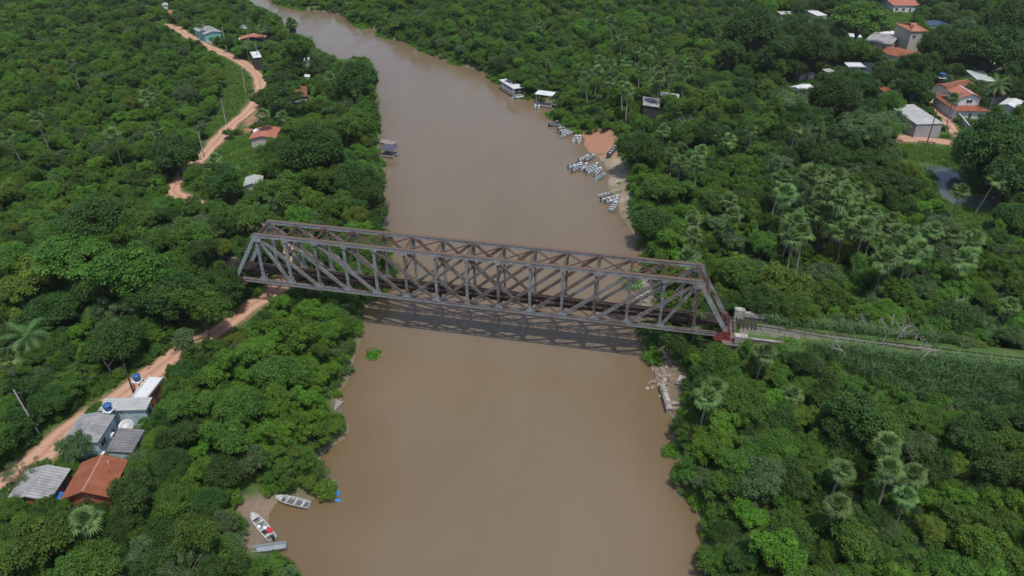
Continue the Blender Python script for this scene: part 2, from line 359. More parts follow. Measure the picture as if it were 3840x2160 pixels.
M['gravel'] = mottled('ballast', [(.3, (.08, .075, .06)), (.5, (.17, .155, .135)), (.58, (.07, .11, .035)), (.8, (.10, .14, .05))], .9, space='pos')

# ------------------------------------------------------------------ mesh building
class MB:
    def __init__(s): s.v = []; s.f = []
    def add(s, v, f):
        o = len(s.v); s.v += [tuple(p) for p in v]; s.f += [tuple(i + o for i in q) for q in f]; return s
    BF = [(0, 3, 2, 1), (4, 5, 6, 7), (0, 1, 5, 4), (1, 2, 6, 5), (2, 3, 7, 6), (3, 0, 4, 7)]
    def box(s, c, d, rz=0.0, rx=0.0, ry=0.0):
        m = Matrix.Rotation(rz, 3, 'Z') @ Matrix.Rotation(ry, 3, 'Y') @ Matrix.Rotation(rx, 3, 'X'); c = Vector(c)
        hx, hy, hz = d[0] / 2, d[1] / 2, d[2] / 2
        return s.add([c + m @ Vector(p) for p in ((-hx, -hy, -hz), (hx, -hy, -hz), (hx, hy, -hz), (-hx, hy, -hz), (-hx, -hy, hz), (hx, -hy, hz), (hx, hy, hz), (-hx, hy, hz))], s.BF)
    def beam(s, a, b, w, h, up=(0, 0, 1)):
        """bar from a to b; w along the side direction, h along up"""
        a, b = Vector(a), Vector(b); d = (b - a).normalized(); u = Vector(up)
        sd = d.cross(u)
        if sd.length < 1e-4: sd = d.cross(Vector((1, 0, 0)))
        sd.normalize(); u = sd.cross(d); p = []
        for e in (a, b):
            for i, j in ((-1, -1), (1, -1), (1, 1), (-1, 1)): p.append(e + sd * (i * w / 2) + u * (j * h / 2))
        return s.add(p, s.BF)
    def tube(s, pts, rad, n=6, cap=True):
        pts = [Vector(p) for p in pts]; o = len(s.v)
        for i, p in enumerate(pts):
            d = (pts[min(i + 1, len(pts) - 1)] - pts[max(i - 1, 0)]).normalized()
            x = d.cross(Vector((0, 0, 1)) if abs(d.z) < .95 else Vector((1, 0, 0))).normalized(); y = d.cross(x)
            r = rad[i] if isinstance(rad, (list, tuple)) else rad
            for k in range(n):
                a = 2 * math.pi * k / n; s.v.append(tuple(p + (x * math.cos(a) + y * math.sin(a)) * r))
        for i in range(len(pts) - 1):
            for k in range(n):
                k2 = (k + 1) % n; s.f.append((o + i * n + k, o + i * n + k2, o + (i + 1) * n + k2, o + (i + 1) * n + k))
        if cap:
            s.f.append(tuple(o + k for k in range(n))[::-1]); s.f.append(tuple(o + (len(pts) - 1) * n + k for k in range(n)))
        return s
    def lathe(s, prof, c=(0, 0, 0), n=20):
        o = len(s.v); c = Vector(c)
        for r, z in prof:
            for k in range(n):
                a = 2 * math.pi * k / n; s.v.append((c.x + r * math.cos(a), c.y + r * math.sin(a), c.z + z))
        for i in range(len(prof) - 1):
            for k in range(n):
                k2 = (k + 1) % n; s.f.append((o + i * n + k, o + i * n + k2, o + (i + 1) * n + k2, o + (i + 1) * n + k))
        s.f.append(tuple(o + k for k in range(n))[::-1]); s.f.append(tuple(o + (len(prof) - 1) * n + k for k in range(n)))
        return s
    def prism(s, poly, t):
        """planar polygon (3-d points) given thickness vector t"""
        n = len(poly); t = Vector(t); p = [Vector(q) for q in poly]
        return s.add(p + [q + t for q in p], [tuple(range(n))[::-1], tuple(range(n, 2 * n))] + [(i, (i + 1) % n, n + (i + 1) % n, n + i) for i in range(n)])
    def build(s, name, mat, parent=None, smooth=False):
        me = bpy.data.meshes.new(name); me.from_pydata(s.v, [], s.f); me.materials.append(mat); me.update()
        if smooth: me.polygons.foreach_set('use_smooth', [True] * len(me.polygons))
        o = bpy.data.objects.new(name, me); COL.objects.link(o)
        if parent is not None: o.parent = parent
        return o

LM = []                                                       # landmarks other labels may refer to: (phrase, x, y)
def tag(o, label=None, cat=None, group=None, kind=None, mark=None):
    if label: o['label'] = label
    if cat: o['category'] = cat
    if group: o['group'] = group
    if kind: o['kind'] = kind
    if mark: LM.append((mark, o.location.x, o.location.y))
    return o
def thing(name, label, cat, loc=(0, 0, 0), rz=0.0, group=None, mark=None):
    o = bpy.data.objects.new(name, None); COL.objects.link(o); o.empty_display_size = .3
    o.location = loc; o.rotation_euler = (0, 0, rz)
    return tag(o, label, cat, group, None, mark)
def link_copy(o, parent=None):
    c = o.copy(); COL.objects.link(c)
    if parent is not None: c.parent = parent
    for ch in o.children: link_copy(ch, c)
    return c
def np_mesh(name, V, F, mat, tint=None, parent=None):
    """quads from arrays"""
    me = bpy.data.meshes.new(name); nf, k = F.shape
    me.vertices.add(len(V)); me.vertices.foreach_set('co', np.ascontiguousarray(V, np.float32).ravel())
    me.loops.add(nf * k); me.loops.foreach_set('vertex_index', np.ascontiguousarray(F, np.int32).ravel())
    me.polygons.add(nf); me.polygons.foreach_set('loop_start', np.arange(0, nf * k, k, dtype=np.int32))
    me.update(calc_edges=True)
    if tint is not None:
        a = me.attributes.new('tint', 'FLOAT', 'POINT'); a.data.foreach_set('value', np.ascontiguousarray(tint, np.float32))
    me.materials.append(mat)
    o = bpy.data.objects.new(name, me)
    if parent is not None: COL.objects.link(o); o.parent = parent
    return o

# ------------------------------------------------------------------ ground, water, roads
def axis(lo, hi, st):
    inner = np.arange(lo, hi + st * .5, st); g = st; a = [inner[0]]; b = [inner[-1]]
    while a[-1] > -6000: g *= 1.6; a.append(a[-1] - g)
    g = st
    while b[-1] < 6000: g *= 1.6; b.append(b[-1] + g)
    return np.array(a[:0:-1] + list(inner) + b[1:])
def ground():
    X, Y = axis(-290, 290, 2.0), axis(-84, 400, 2.0)
    gx, gy = np.meshgrid(X, Y); x, y = gx.ravel(), gy.ravel(); z = land(x, y); P = np.stack([x, y], -1)
    nx, ny = len(X), len(Y); i = np.arange(nx * ny).reshape(ny, nx)
    F = np.stack([i[:-1, :-1].ravel(), i[:-1, 1:].ravel(), i[1:, 1:].ravel(), i[1:, :-1].ravel()], -1)
    o = np_mesh('ground', np.stack([x, y, z], -1), F, M['ground']); COL.objects.link(o); o['kind'] = 'structure'
    me = o.data; me.polygons.foreach_set('use_smooth', [True] * len(me.polygons))
    wob = 1.2 * np.sin(x * .9 + y * .7) + .9 * np.sin(x * .37 - y * 1.1)
    PX, DX, ZX = seen(np.stack([x, y, z], -1)); MX = DX / _f
    def zone(name, polys, zz, soft=2.0, extra=None):
        a = np.zeros(len(x))
        for p in polys:
            q = np.asarray(p, float); box = (PX > q.min(0) - 60).all(1) & (PX < q.max(0) + 60).all(1) & (ZX > 0)
            d = seg_dist(PX[box], q); d = np.where(in_poly(PX[box], q), d, -d) * MX[box] + wob[box] * .7
            a[box] = np.maximum(a[box], np.clip(d / soft + .5, 0, 1))
        if extra is not None: a = np.maximum(a, extra)
        at_ = me.attributes.new(name, 'FLOAT', 'POINT'); at_.data.foreach_set('value', a.astype(np.float32))
    d = seg_dist(P, RIVER); d = np.where(in_poly(P, RIVER), -d, d)
    zone('meadow', GRASS + [RAIL_STRIP, SCRUB], 2.5)
    zone('sand', [SAND, UNDER_R], 1.0)
    zone('mud', [LEFT_MUD, QUAY_MUD], .8, 2.0, np.clip((1.2 - d) / 1.5, 0, 1))
    zone('dirt', [BEACH_RED] + YARD, 1.2)
ground()

def sheet(name, poly, z, mat, inset=None):
    me = bpy.data.meshes.new(name); me.from_pydata([(p[0], p[1], z) for p in poly], [], [tuple(range(len(poly)))]); me.update()
    me.materials.append(mat); o = bpy.data.objects.new(name, me); COL.objects.link(o); o['kind'] = 'structure'; return o
def river():
    """one water sheet over the river bed; shallows marked near the banks"""
    X, Y = axis(-230, 150, 2.5), axis(-84, 400, 2.5)
    gx, gy = np.meshgrid(X, Y); x, y = gx.ravel(), gy.ravel(); P = np.stack([x, y], -1)
    d = seg_dist(P, RIVER); d = np.where(in_poly(P, RIVER), d, -d)
    nx, ny = len(X), len(Y); i = np.arange(nx * ny).reshape(ny, nx)
    F = np.stack([i[:-1, :-1].ravel(), i[:-1, 1:].ravel(), i[1:, 1:].ravel(), i[1:, :-1].ravel()], -1)
    F = F[(d[F] > -9).any(1)]
    use = np.unique(F); re = np.full(len(x), -1); re[use] = np.arange(len(use))
    o = np_mesh('river_water', np.stack([x, y, np.zeros_like(x)], -1)[use], re[F], M['water']); COL.objects.link(o); o['kind'] = 'structure'
    near = np.exp(-((x - 80) ** 2 + (y + 14) ** 2) / 200) + np.exp(-((x - 30) ** 2 + (y + 38) ** 2) / 260) + np.exp(-((x - 52) ** 2 + (y + 45) ** 2) / 900) * .35
    a = np.clip(1 - d / 7, 0, 1) * .8 + np.clip(near, 0, 1) * np.clip(1 - d / 16, 0, 1) + .12 * np.clip(-y / 30, 0, 1)
    o.data.attributes.new('shallow', 'FLOAT', 'POINT').data.foreach_set('value', np.clip(a, 0, 1)[use].astype(np.float32))
river()
sheet('pond_water', POND_W, 1.6, M['pond'])

def road(name, line, w):
    line = np.asarray(line); pts = []
    for i in range(len(line) - 1):                            # Catmull-Rom through the survey points
        p0, p1, p2, p3 = line[max(i - 1, 0)], line[i], line[i + 1], line[min(i + 2, len(line) - 1)]
        k = max(2, int(np.linalg.norm(p2 - p1) / 1.2))
        for t in np.linspace(0, 1, k, endpoint=False):
            pts.append(.5 * (2 * p1 + (p2 - p0) * t + (2 * p0 - 5 * p1 + 4 * p2 - p3) * t * t + (3 * p1 - p0 - 3 * p2 + p3) * t ** 3))
    pts.append(line[-1]); pts = np.array(pts); T = np.gradient(pts, axis=0); T /= np.linalg.norm(T, axis=1)[:, None] + 1e-9
    N = np.stack([-T[:, 1], T[:, 0]], -1); prof = np.array([-1, -.8, -.5, -.25, 0, .25, .5, .8, 1.0]); n = len(pts); s = np.arange(n)
    wid = w * (1 + .12 * np.sin(s * .31) + .08 * np.sin(s * .83 + 1))
    V = (pts[:, None] + N[:, None] * (prof[None, :, None] * wid[:, None, None])); k = len(prof)
    V = V.reshape(-1, 2); z = land(V[:, 0], V[:, 1])
    zz = z.reshape(n, k); zz = np.maximum(zz, zz[:, [4]] - .05) + .07 - .06 * (np.abs(prof) > .9)
    i = np.arange(n * k).reshape(n, k)
    F = np.stack([i[:-1, :-1].ravel(), i[:-1, 1:].ravel(), i[1:, 1:].ravel(), i[1:, :-1].ravel()], -1)[:, ::-1]
    o = np_mesh(name, np.concatenate([V, zz.reshape(-1, 1)], 1), F, M['road']); COL.objects.link(o); o['kind'] = 'structure'
    for nm, val in (('verge', (np.abs(prof) > .7) * 1.0), ('rut', (np.abs(np.abs(prof) - .4) < .2) * 1.0)):
        o.data.attributes.new(nm, 'FLOAT', 'POINT').data.foreach_set('value', np.tile(val, n).astype(np.float32))
road('dirt_road', ROADS[0][0], ROADS[0][1]); road('village_road', ROADS[1][0], ROADS[1][1]); road('dirt_track', ROADS[2][0], ROADS[2][1])
# ------------------------------------------------------------------ the railway bridge: a through Whipple truss, 16 panels
P, BW, BH, BZ = 5.5, 5.257, 9.52, 8.0
def node(i, side, top): return Vector((P * i, BW * side, BZ + (BH if top else 0)))
def bridge():
    b = thing('railway_bridge', 'long grey rusty steel truss railway bridge crossing the brown river', 'bridge', (0, 0, BZ), mark='the steel bridge')
    st, sb, ru = M['steel'], M['steel_b'], M['rust']
    inv = Matrix.Translation((0, 0, -BZ))
    def fin(mb, name, mat): mb.v = [(x, y, z - BZ) for x, y, z in mb.v]; return mb.build(name, mat, b)
    def two_plate(a, c, w, d, out, lace=True, n=None, solid=False):
        """member of two channels tied by lacing bars; w along out, d across"""
        m = MB(); a, c = Vector(a), Vector(c); dr = (c - a).normalized(); o = Vector(out); s = dr.cross(o).normalized()
        for k in (-1, 1):
            m.beam(a + s * k * d / 2, c + s * k * d / 2, .09, w, up=o)
            for q in (-1, 1): m.beam(a + s * k * (d / 2 - .05) + o * q * (w / 2 - .02), c + s * k * (d / 2 - .05) + o * q * (w / 2 - .02), .14, .03, up=o)
        L = (c - a).length; n = n or max(3, int(L / .75))
        for i in range(n):
            p0, p1 = a + dr * (L * i / n), a + dr * (L * (i + 1) / n); g = 1 if i % 2 else -1
            for q in (-1, 1): m.beam(p0 + s * g * d * .42 + o * q * w * .45, p1 - s * g * d * .42 + o * q * w * .45, .085, .03, up=o)
        return m
    for side in (0, 1):
        y = BW * side; out = (0, 1, 0); sg = -1 if side == 0 else 1
        # top chord: riveted box with a cover plate, splice plates and a lipped bottom edge
        m = MB(); m.beam(node(1, side, 1) - Vector((.35, 0, 0)), node(15, side, 1) + Vector((.35, 0, 0)), .50, .52)
        m.box((P * 8, y, BZ + BH + .285), (P * 14 + .9, .66, .05))
        for k in (-1, 1): m.box((P * 8, y + k * .31, BZ + BH - .255), (P * 14 + .6, .11, .05))
        for i in range(1, 16):
            m.box((P * i + .5 * (1 if i < 8 else -1), y, BZ + BH + .335), (1.7, .56, .04)); m.box((P * i, y + sg * .27, BZ + BH), (1.3, .035, .44))
        fin(m, 'top_chord', st)
        m = MB()
        for k in (-1, 1):
            m.box((P * 8, y + k * .24, BZ), (P * 16 - .4, .07, .56)); m.box((P * 8, y + k * .29, BZ + .26), (P * 16 - .4, .14, .045)); m.box((P * 8, y + k * .29, BZ - .26), (P * 16 - .4, .16, .045))
        for i in range(64): m.box((P * 16 * (i + .5) / 64, y, BZ + .27), (.30, .5, .03))
        fin(m, 'bottom_chord', st)
        for i in range(1, 16):
            fin(two_plate(node(i, side, 0), node(i, side, 1) - Vector((0, 0, .2)), .40, .32, out), 'vertical_post', st if (i + side) % 3 else sb)
        for i in range(1, 9):
            for mir in (0, 1):
                f = (lambda k: 16 - k) if mir else (lambda k: k)
                thin = i >= 7
                a, c = node(f(i), side, 1), node(f(i + 2), side, 0)
                w = .28 if thin else .42 - .012 * i
                dd = Vector((0, sg * (.05 if mir else -.05), 0))
                fin(two_plate(a + dd, c + dd, w, .34 if thin else .42, out), 'diagonal_brace', sb if i > 3 else st)
        for mir in (0, 1):
            f = (lambda k: 16 - k) if mir else (lambda k: k)
            fin(two_plate(node(f(1), side, 1), node(f(2), side, 0), .40, .36, out), 'diagonal_brace', st)
            m = MB(); m.beam(node(f(1), side, 1), node(f(0), side, 0) + Vector((0, 0, .25)), .50, .56, up=(1 if mir else -1, 0, .6)); 
            d = (node(f(0), side, 0) - node(f(1), side, 1)).normalized()
            for k in (-1, 1): m.beam(node(f(1), side, 1) + Vector((0, k * .3, 0)) , node(f(0), side, 0) + Vector((0, k * .3, .25)), .07, .66, up=(1 if mir else -1, 0, .6))
            fin(m, 'end_post', st)
            m = MB(); x = P * f(0); s = 1 if not mir else -1                       # bearing shoe: red-primed plates on a bed plate
            for k in (-1, 1): m.prism([(x - s * .55, y + k * .36, BZ - .75), (x + s * 2.3, y + k * .36, BZ - .75), (x + s * 2.1, y + k * .36, BZ - .35), (x + s * .9, y + k * .36, BZ + .75), (x - s * .25, y + k * .36, BZ + .95), (x - s * .55, y + k * .36, BZ + .3)], (0, .045, 0))
            m.box((x + s * .5, y, BZ - .82), (2.9, 1.15, .12)); m.box((x + s * .3, y, BZ - .45), (.5, .62, .6)); m.box((x + s * 1.3, y, BZ - .45), (.12, .62, .6)); m.tube([(x, y - .5, BZ + .15), (x, y + .5, BZ + .15)], .14, 10)
            fin(m, 'bearing_shoe', M['red_oxide'] if mir else M['rust'])
        for i in range(1, 16):                                                     # gussets
            for k in (-1, 1):
                m = MB(); yy = y + k * .33 - .02
                lean = .3 if i < 8 else -.3 if i > 8 else 0
                m.prism([(P * i - .62 - max(lean, 0), yy, BZ + .2), (P * i + .62 + max(-lean, 0), yy, BZ + .2), (P * i + .45 + max(-lean, 0), yy, BZ + .72), (P * i + .15, yy, BZ + 1.05), (P * i - .2, yy, BZ + 1.05), (P * i - .45 - max(lean, 0), yy, BZ + .72)], (0, .03, 0)); fin(m, 'bottom_gusset', st); m = MB()
                if i in (1, 15):
                    m.prism([(P * i - 1.1, yy, BZ + BH - .25), (P * i + 1.1, yy, BZ + BH - .25), (P * i + (1.1 if i == 1 else .4), yy, BZ + BH - 1.15), (P * i - (1.1 if i == 15 else .4), yy, BZ + BH - 1.15)], (0, .03, 0))
                else:
                    m.prism([(P * i - .55, yy, BZ + BH - .2), (P * i + .55 + max(lean, 0), yy, BZ + BH - .2), (P * i + .35 + max(lean, 0), yy, BZ + BH - .7), (P * i - .3, yy, BZ + BH - .75)], (0, .03, 0))
                fin(m, 'top_gusset', st)
    # portals, struts, sway frames between the trusses
    for i in range(1, 16):
        x, zt = P * i, BZ + BH
        m = MB()
        for k in (-1, 1): m.beam((x + k * .16, .25, zt - .05), (x + k * .16, BW - .25, zt - .05), .10, .16)
        for k in range(6): m.beam((x - .16, .5 + k * .72, zt), (x + .16, .86 + k * .72, zt), .06, .03)
        fin(m, 'top_strut', ru)
        if 1 < i < 15:
            m = MB(); zl = zt - 3.7
            for a, c in (((.2, zt - .3), (BW - .2, zl + .2)), ((BW - .2, zt - .3), (.2, zl + .2))):
                for k in (-.09, .09): m.beam((x, a[0], a[1] + k), (x, c[0], c[1] + k), .10, .08)
                for k in range(5):
                    t = (k + .5) / 5; m.beam((x, a[0] + (c[0] - a[0]) * t, a[1] + (c[1] - a[1]) * t - .1), (x, a[0] + (c[0] - a[0]) * (t + .05), a[1] + (c[1] - a[1]) * (t + .05) + .1), .05, .04)
            m.beam((x, .2, zl), (x, BW - .2, zl), .16, .2)
            for s0, s1 in ((.2, 1), (BW - .2, -1)):                               # curved knee under the strut
                pts = [(x, s0, zl - 1.5), (x, s0 + s1 * .25, zl - .75), (x, s0 + s1 * .8, zl - .25), (x, s0 + s1 * 1.5, zl)]
                for p0, p1 in zip(pts, pts[1:]): m.beam(p0, p1, .12, .12, up=(1, 0, 0))
            fin(m, 'sway_frame', ru)
        if i < 15:
            for s in (0, 1):
                m = MB(); y0, y1 = (.25, BW - .25) if s == 0 else (BW - .25, .25)
                a, c = Vector((x + .2, y0, zt - .1 - .05 * s)), Vector((x + P - .2, y1, zt - .1 - .05 * s)); dr = (c - a).normalized(); sd = dr.cross(Vector((0, 0, 1)))
                for k in (-.13, .13): m.beam(a + sd * k, c + sd * k, .085, .09)
                for k in range(9):
                    t = (a - c).length * (k + .5) / 9; m.beam(a + dr * t - sd * .13, a + dr * (t + .25) + sd * .13, .06, .05)
                fin(m, 'top_lateral_brace', ru)
    for mir in (0, 1):                                                             # end portals, latticed, in the plane of the end posts
        m = MB(); s = -1 if mir else 1; xt = P * (15 if mir else 1)
        e = lambda t, yy: Vector((xt - s * P * t, yy, BZ + BH - (BH - .25) * t))
        m.beam(e(.04, .25), e(.04, BW - .25), .12, .3); m.beam(e(.34, .3), e(.34, BW - .3), .10, .22)
        for k in range(6):
            y0, y1 = .3 + (BW - .6) * k / 6, .3 + (BW - .6) * (k + 1) / 6
            m.beam(e(.05, y0), e(.33, y1), .07, .09); m.beam(e(.05, y1), e(.33, y0), .07, .09)
        for y0, sg in ((.3, 1), (BW - .3, -1)):
            pts = [e(.56, y0), e(.46, y0 + sg * .2), e(.39, y0 + sg * .6), e(.345, y0 + sg * 1.3)]
            for p0, p1 in zip(pts, pts[1:]): m.beam(p0, p1, .10, .12)
        fin(m, 'portal_frame', ru)
    for i in range(0, 17):
        m = MB(); x = P * i
        m.box((x, BW / 2, BZ + .30), (.05, BW - .6, .86))
        for k in (0, 1): m.box((x, BW / 2, BZ - .13 + .86 * k), (.36, BW - .6, .06))
        fin(m, 'floor_beam', ru)
    for yy in (1.75, BW - 1.75):
        m = MB(); m.box((P * 8, yy, BZ + .82), (P * 16, .06, .5)); m.box((P * 8, yy, BZ + 1.05), (P * 16, .30, .05)); m.box((P * 8, yy, BZ + .58), (P * 16, .28, .05)); fin(m, 'stringer', ru)
    for i in range(16):
        for s in (0, 1):
            m = MB(); x = P * i; y0, y1 = (.35, BW - .35) if s == 0 else (BW - .35, .35)
            a, c = Vector((x + .3, y0, BZ - .1 + .05 * s)), Vector((x + P - .3, y1, BZ - .1 + .05 * s)); dr = (c - a).normalized(); sd = dr.cross(Vector((0, 0, 1)))
            for k in (-.17, .17): m.beam(a + sd * k, c + sd * k, .07, .07)
            for k in range(8):
                t = (a - c).length * (k + .5) / 8; m.beam(a + dr * t - sd * .17, a + dr * (t + .2) + sd * .17, .045, .04)
            fin(m, 'bottom_lateral_brace', ru)
bridge()

def track():
    """the metre-gauge line over the bridge and off along the embankment"""
    t = thing('railway_track', 'single railway line of rusty rails on dark sleepers over the bridge and embankment', 'railway track', (88, 2.6, BZ + 1.1))
    line = [(-70, BW / 2 + .0, 8.58), (-6, BW / 2, 8.9), (0, BW / 2, BZ + 1.2), (88, BW / 2, BZ + 1.2), (94, 2.45, BZ + 1.05), (104, 2.15, 8.58), (120, 1.9, 8.44), (150, 1.8, 8.40), (190, 1.8, 8.40), (260, 2, 8.40)]
    def pt(x):
        for a, b in zip(line, line[1:]):
            if a[0] <= x <= b[0]:
                k = (x - a[0]) / (b[0] - a[0]); return a[1] + (b[1] - a[1]) * k, a[2] + (b[2] - a[2]) * k
    o = Vector((88, 2.6, BZ + 1.1))
    for s in (-.53, .53):
        m = MB()
        for a, b in zip(line, line[1:]): m.beam(Vector((a[0], a[1] + s, a[2] + .10)) - o, Vector((b[0], b[1] + s, b[2] + .10)) - o, .075, .13)
        m.build('rail', M['rail'], t)
    m = MB(); x = -20.0
    while x < 93:
        y, z = pt(x); on = 0 <= x <= 88
        m.box(Vector((x + rnd.uniform(-.05, .05), y + rnd.uniform(-.06, .06), z - .06)) - o, (.26 if on else .2, 2.5 + rnd.uniform(-.12, .12), .18), rnd.uniform(-.02, .02)); x += .46 if on else .62
    tag(m.build('sleepers', M['sleeper'], t), kind='stuff')
    m = MB()
    for yy in (-1.12, 1.12): m.beam(Vector((0, BW / 2 + yy, BZ + 1.25)) - o, Vector((88, BW / 2 + yy, BZ + 1.25)) - o, .16, .14)
    m.build('guard_timber', M['sleeper'], t)
track()
def ballast():
    V = []; F = []
    xs = np.arange(90, 122, 1.0)
    for i, x in enumerate(xs):
        w = 1.8 if x < 98 else max(.12, (1.15 - .035 * (x - 98)) * (1 + .3 * math.sin(x * .9) + .2 * math.sin(x * 2.3)))
        V += [(x, 2.1 - w, 8.30), (x, 2.1 - w * .8, 8.42), (x, 2.1 + w * .8, 8.42), (x, 2.1 + w, 8.30)]
        if i:
            a = 4 * (i - 1); F += [(a + k, a + 4 + k, a + 5 + k, a + 1 + k) for k in range(3)]
    o = np_mesh('railway_embankment_gravel', np.array(V), np.array(F), M['gravel']); COL.objects.link(o); o['kind'] = 'structure'
ballast()
def abutments():
    for mir in (0, 1):
        x0 = 88.9 if not mir else -.9; s = 1 if not mir else -1
        a = thing('bridge_abutment', ('brick abutment with pale cap stones at the railway end of the bridge' if not mir else 'dark brick abutment under the wooded road end of the bridge'), 'abutment', (x0, BW / 2, 0))
        m = MB(); m.box((s * 1.2, 0, 3.4), (2.4, 8.2, 7.35)); m.build('pier_wall', M['brickwork'], a)
        m = MB(); m.box((-s * .1, 0, 7.15), (3.0, 8.6, .16)); m.build('bearing_shelf', M['brickwork'], a)
        for k in (-1, 1):
            m = MB(); m.box((s * 5.2, k * 3.4, 4.4), (5.6, .7, 8.2)); m.build('wing_wall', M['brickwork'], a)
            if mir: continue
            m = MB()
            if k > 0: m.box((s * 1.3, k * 3.2, 8.45), (1.7, 1.0, 2.4)); m.box((s * 4.5, k * 3.3, 8.7), (4.6, .7, .9))
            else: m.box((s * 1.3, k * 3.3, 8.05), (2.0, 1.1, 1.3), 0, .04); m.box((s * 5.0, k * 3.62, 8.53), (4.4, .3, .06))
            m.build('parapet', M['concrete'], a)
abutments()
LM.append(('the right bridge abutment', 90, 2)); LM.append(('the railway line', 120, 2))
# ------------------------------------------------------------------ boats
def hull_sections(L, B, n=15, blunt=.18, pt=.62):
    """half widths along a boat, stern (t=0) to bow (t=1)"""
    r = []
    for i in range(n):
        t = i / (n - 1)
        w = B / 2 * (1 - blunt * (1 - min(1, t / .35)) ** 2)
        if t > pt: w *= math.sqrt(max(0.0, 1 - ((t - pt) / (1 - pt)) ** 1.9)) * .97 + .03
        r.append((t, w))
    return r
def make_hull(L, B, D=.55, pt=.62):
    m = MB(); S_ = hull_sections(L, B, 15, .18, pt); rows = []
    for t, w in S_:
        x = -L / 2 + L * t; k = max(0, (t - .7) / .3); sh = .16 * k * k; bz = -.12 + .32 * k * k
        wi = max(w - .06, .012)
        rows.append([(x, -w, D + sh), (x, -w * .86, D * .35 + sh * .6), (x, -w * .62, bz), (x, w * .62, bz), (x, w * .86, D * .35 + sh * .6), (x, w, D + sh),
                     (x, w + .035, D + sh + .03), (x, wi, D + sh + .03), (x, wi * .86, .17 + .3 * k * k), (x, -wi * .86, .17 + .3 * k * k), (x, -wi, D + sh + .03), (x, -w - .035, D + sh + .03)])
    nr = len(rows[0]); V = [p for r in rows for p in r]; F = []
    for i in range(len(rows) - 1):
        for k in range(nr):
            k2 = (k + 1) % nr; F.append((i * nr + k, (i + 1) * nr + k, (i + 1) * nr + k2, i * nr + k2))
    F.append(tuple(range(6)) ); F.append((5, 6, 7, 8, 9, 10, 11, 0)); F.append(tuple((len(rows) - 1) * nr + k for k in range(nr))[::-1])
    m.add(V, F); m.box((-L / 2 + .02, 0, D * .62), (.07, B * .78, D * .85)); return m
def boat_proto(kind, L=5.6, B=1.36):
    """returns the empty with its parts; hull is the first slot to recolour"""
    o = thing('aluminium_boat', '', '')
    pt = .40 if kind == 'canoe' else .5
    make_hull(L, B, .5, pt).build('hull', M['alu'], o)
    m = MB(); m.prism([(-L * .46, -B * .33, .2), (L * .12, -B * .36, .2), (L * .32, -B * .2, .2), (L * .40, 0, .22), (L * .32, B * .2, .2), (L * .12, B * .36, .2), (-L * .46, B * .33, .2)], (0, 0, .02)); m.build('floor', M['boat_floor'], o)
    if kind in ('bench', 'motor', 'deck'):
        for k, x in enumerate((-.33, -.10, .14)):
            m = MB(); m.box((L * x, 0, .44), (.34, B * .84, .06)); m.box((L * x, 0, .3), (.26, B * .7, .24)); m.build('seat', M['alu'], o)
    if kind in ('bench', 'motor', 'deck'):
        m = MB(); m.prism([(L * .27, -B * .40, .58), (L * .485, -.03, .70), (L * .485, .03, .70), (L * .27, B * .40, .58)], (0, 0, .03)); m.build('foredeck', M['alu'], o)
    if kind == 'deck':
        m = MB(); m.box((-L * .02, 0, .5), (L * .46, B * .68, .05)); m.build('casting_deck', M['white'], o)
        for x in (-L * .2, L * .05): m = MB(); m.lathe([(.02, .52), (.05, .8), (.22, .82), (.22, .9), (.18, .92)], (x, 0, 0), 10); m.box((x - .2, 0, 1.05), (.07, .4, .35)); m.build('swivel_chair', M['black'], o)
    if kind in ('motor', 'deck'):
        x = -L / 2 - .12
        m = MB(); m.box((x - .06, 0, .92), (.46, .3, .34)); m.box((x - .06, 0, 1.11), (.38, .24, .08)); m.box((x, 0, .62), (.16, .16, .4)); e = m.build('outboard_motor', M['black'], o)
        m = MB(); m.tube([(x + .15, 0, .85), (x + .55, .12, .9)], .025, 6); m.build('tiller', M['black'], e)
        m = MB(); m.box((x, 0, .2), (.1, .08, .7)); m.box((x - .05, 0, -.12), (.3, .14, .1)); m.build('motor_leg', M['black'], e)
    return o
PROTO = {k: boat_proto(k) for k in ('bench', 'motor', 'deck', 'canoe')}
for o in PROTO.values():
    for c in list(o.children) + [g for c in o.children for g in c.children]:
        for s in c.material_slots: s.link = 'OBJECT'
used_proto = set()
BOATS = []
def boat(stern, bow, kind, label, hull='alu', inner=None, z=.12, group=None, width=.82, mark=None, name='aluminium_boat', cat='boat', tilt=0.0):
    a, b = at(*stern, z + .4), at(*bow, z + .5); d = b - a; L = min(max(math.hypot(d.x, d.y), 3.6), 8.0)
    if kind in used_proto: o = link_copy(PROTO[kind])
    else: o = PROTO[kind]; used_proto.add(kind)
    o.name = name; c = (a + b) / 2; o.location = (c.x, c.y, z); o.rotation_euler = (0, tilt, math.atan2(d.y, d.x))
    o.scale = (L / 5.6, width, 1)
    tag(o, label, cat, group, None, mark)
    for ch in o.children:
        n = ch.name.split('.')[0]
        mt = {'hull': M[hull], 'seat': M[inner or hull], 'foredeck': M[inner or hull], 'casting_deck': M[inner or hull]}.get(n)
        if n in ('hull', 'seat', 'foredeck', 'casting_deck'): ch.material_slots[0].link = 'OBJECT'; ch.material_slots[0].material = mt
        elif n == 'floor': ch.material_slots[0].link = 'OBJECT'; ch.material_slots[0].material = M[hull] if kind == 'canoe' and hull != 'boat_wood' else M['boat_floor']
        else: ch.material_slots[0].link = 'OBJECT'; ch.material_slots[0].material = M['black']
        for g in ch.children: g.material_slots[0].link = 'OBJECT'; g.material_slots[0].material = M['black']
        if n in ('swivel_chair',): ch.scale.x = 5.6 / L
    BOATS.append(o); return o
qA = lambda x, y: (1234.3 + x * .1389, 174.4 + y * .1389)
qB = lambda x, y: (1408.8 + x * .1852, 375.7 + y * .1852)
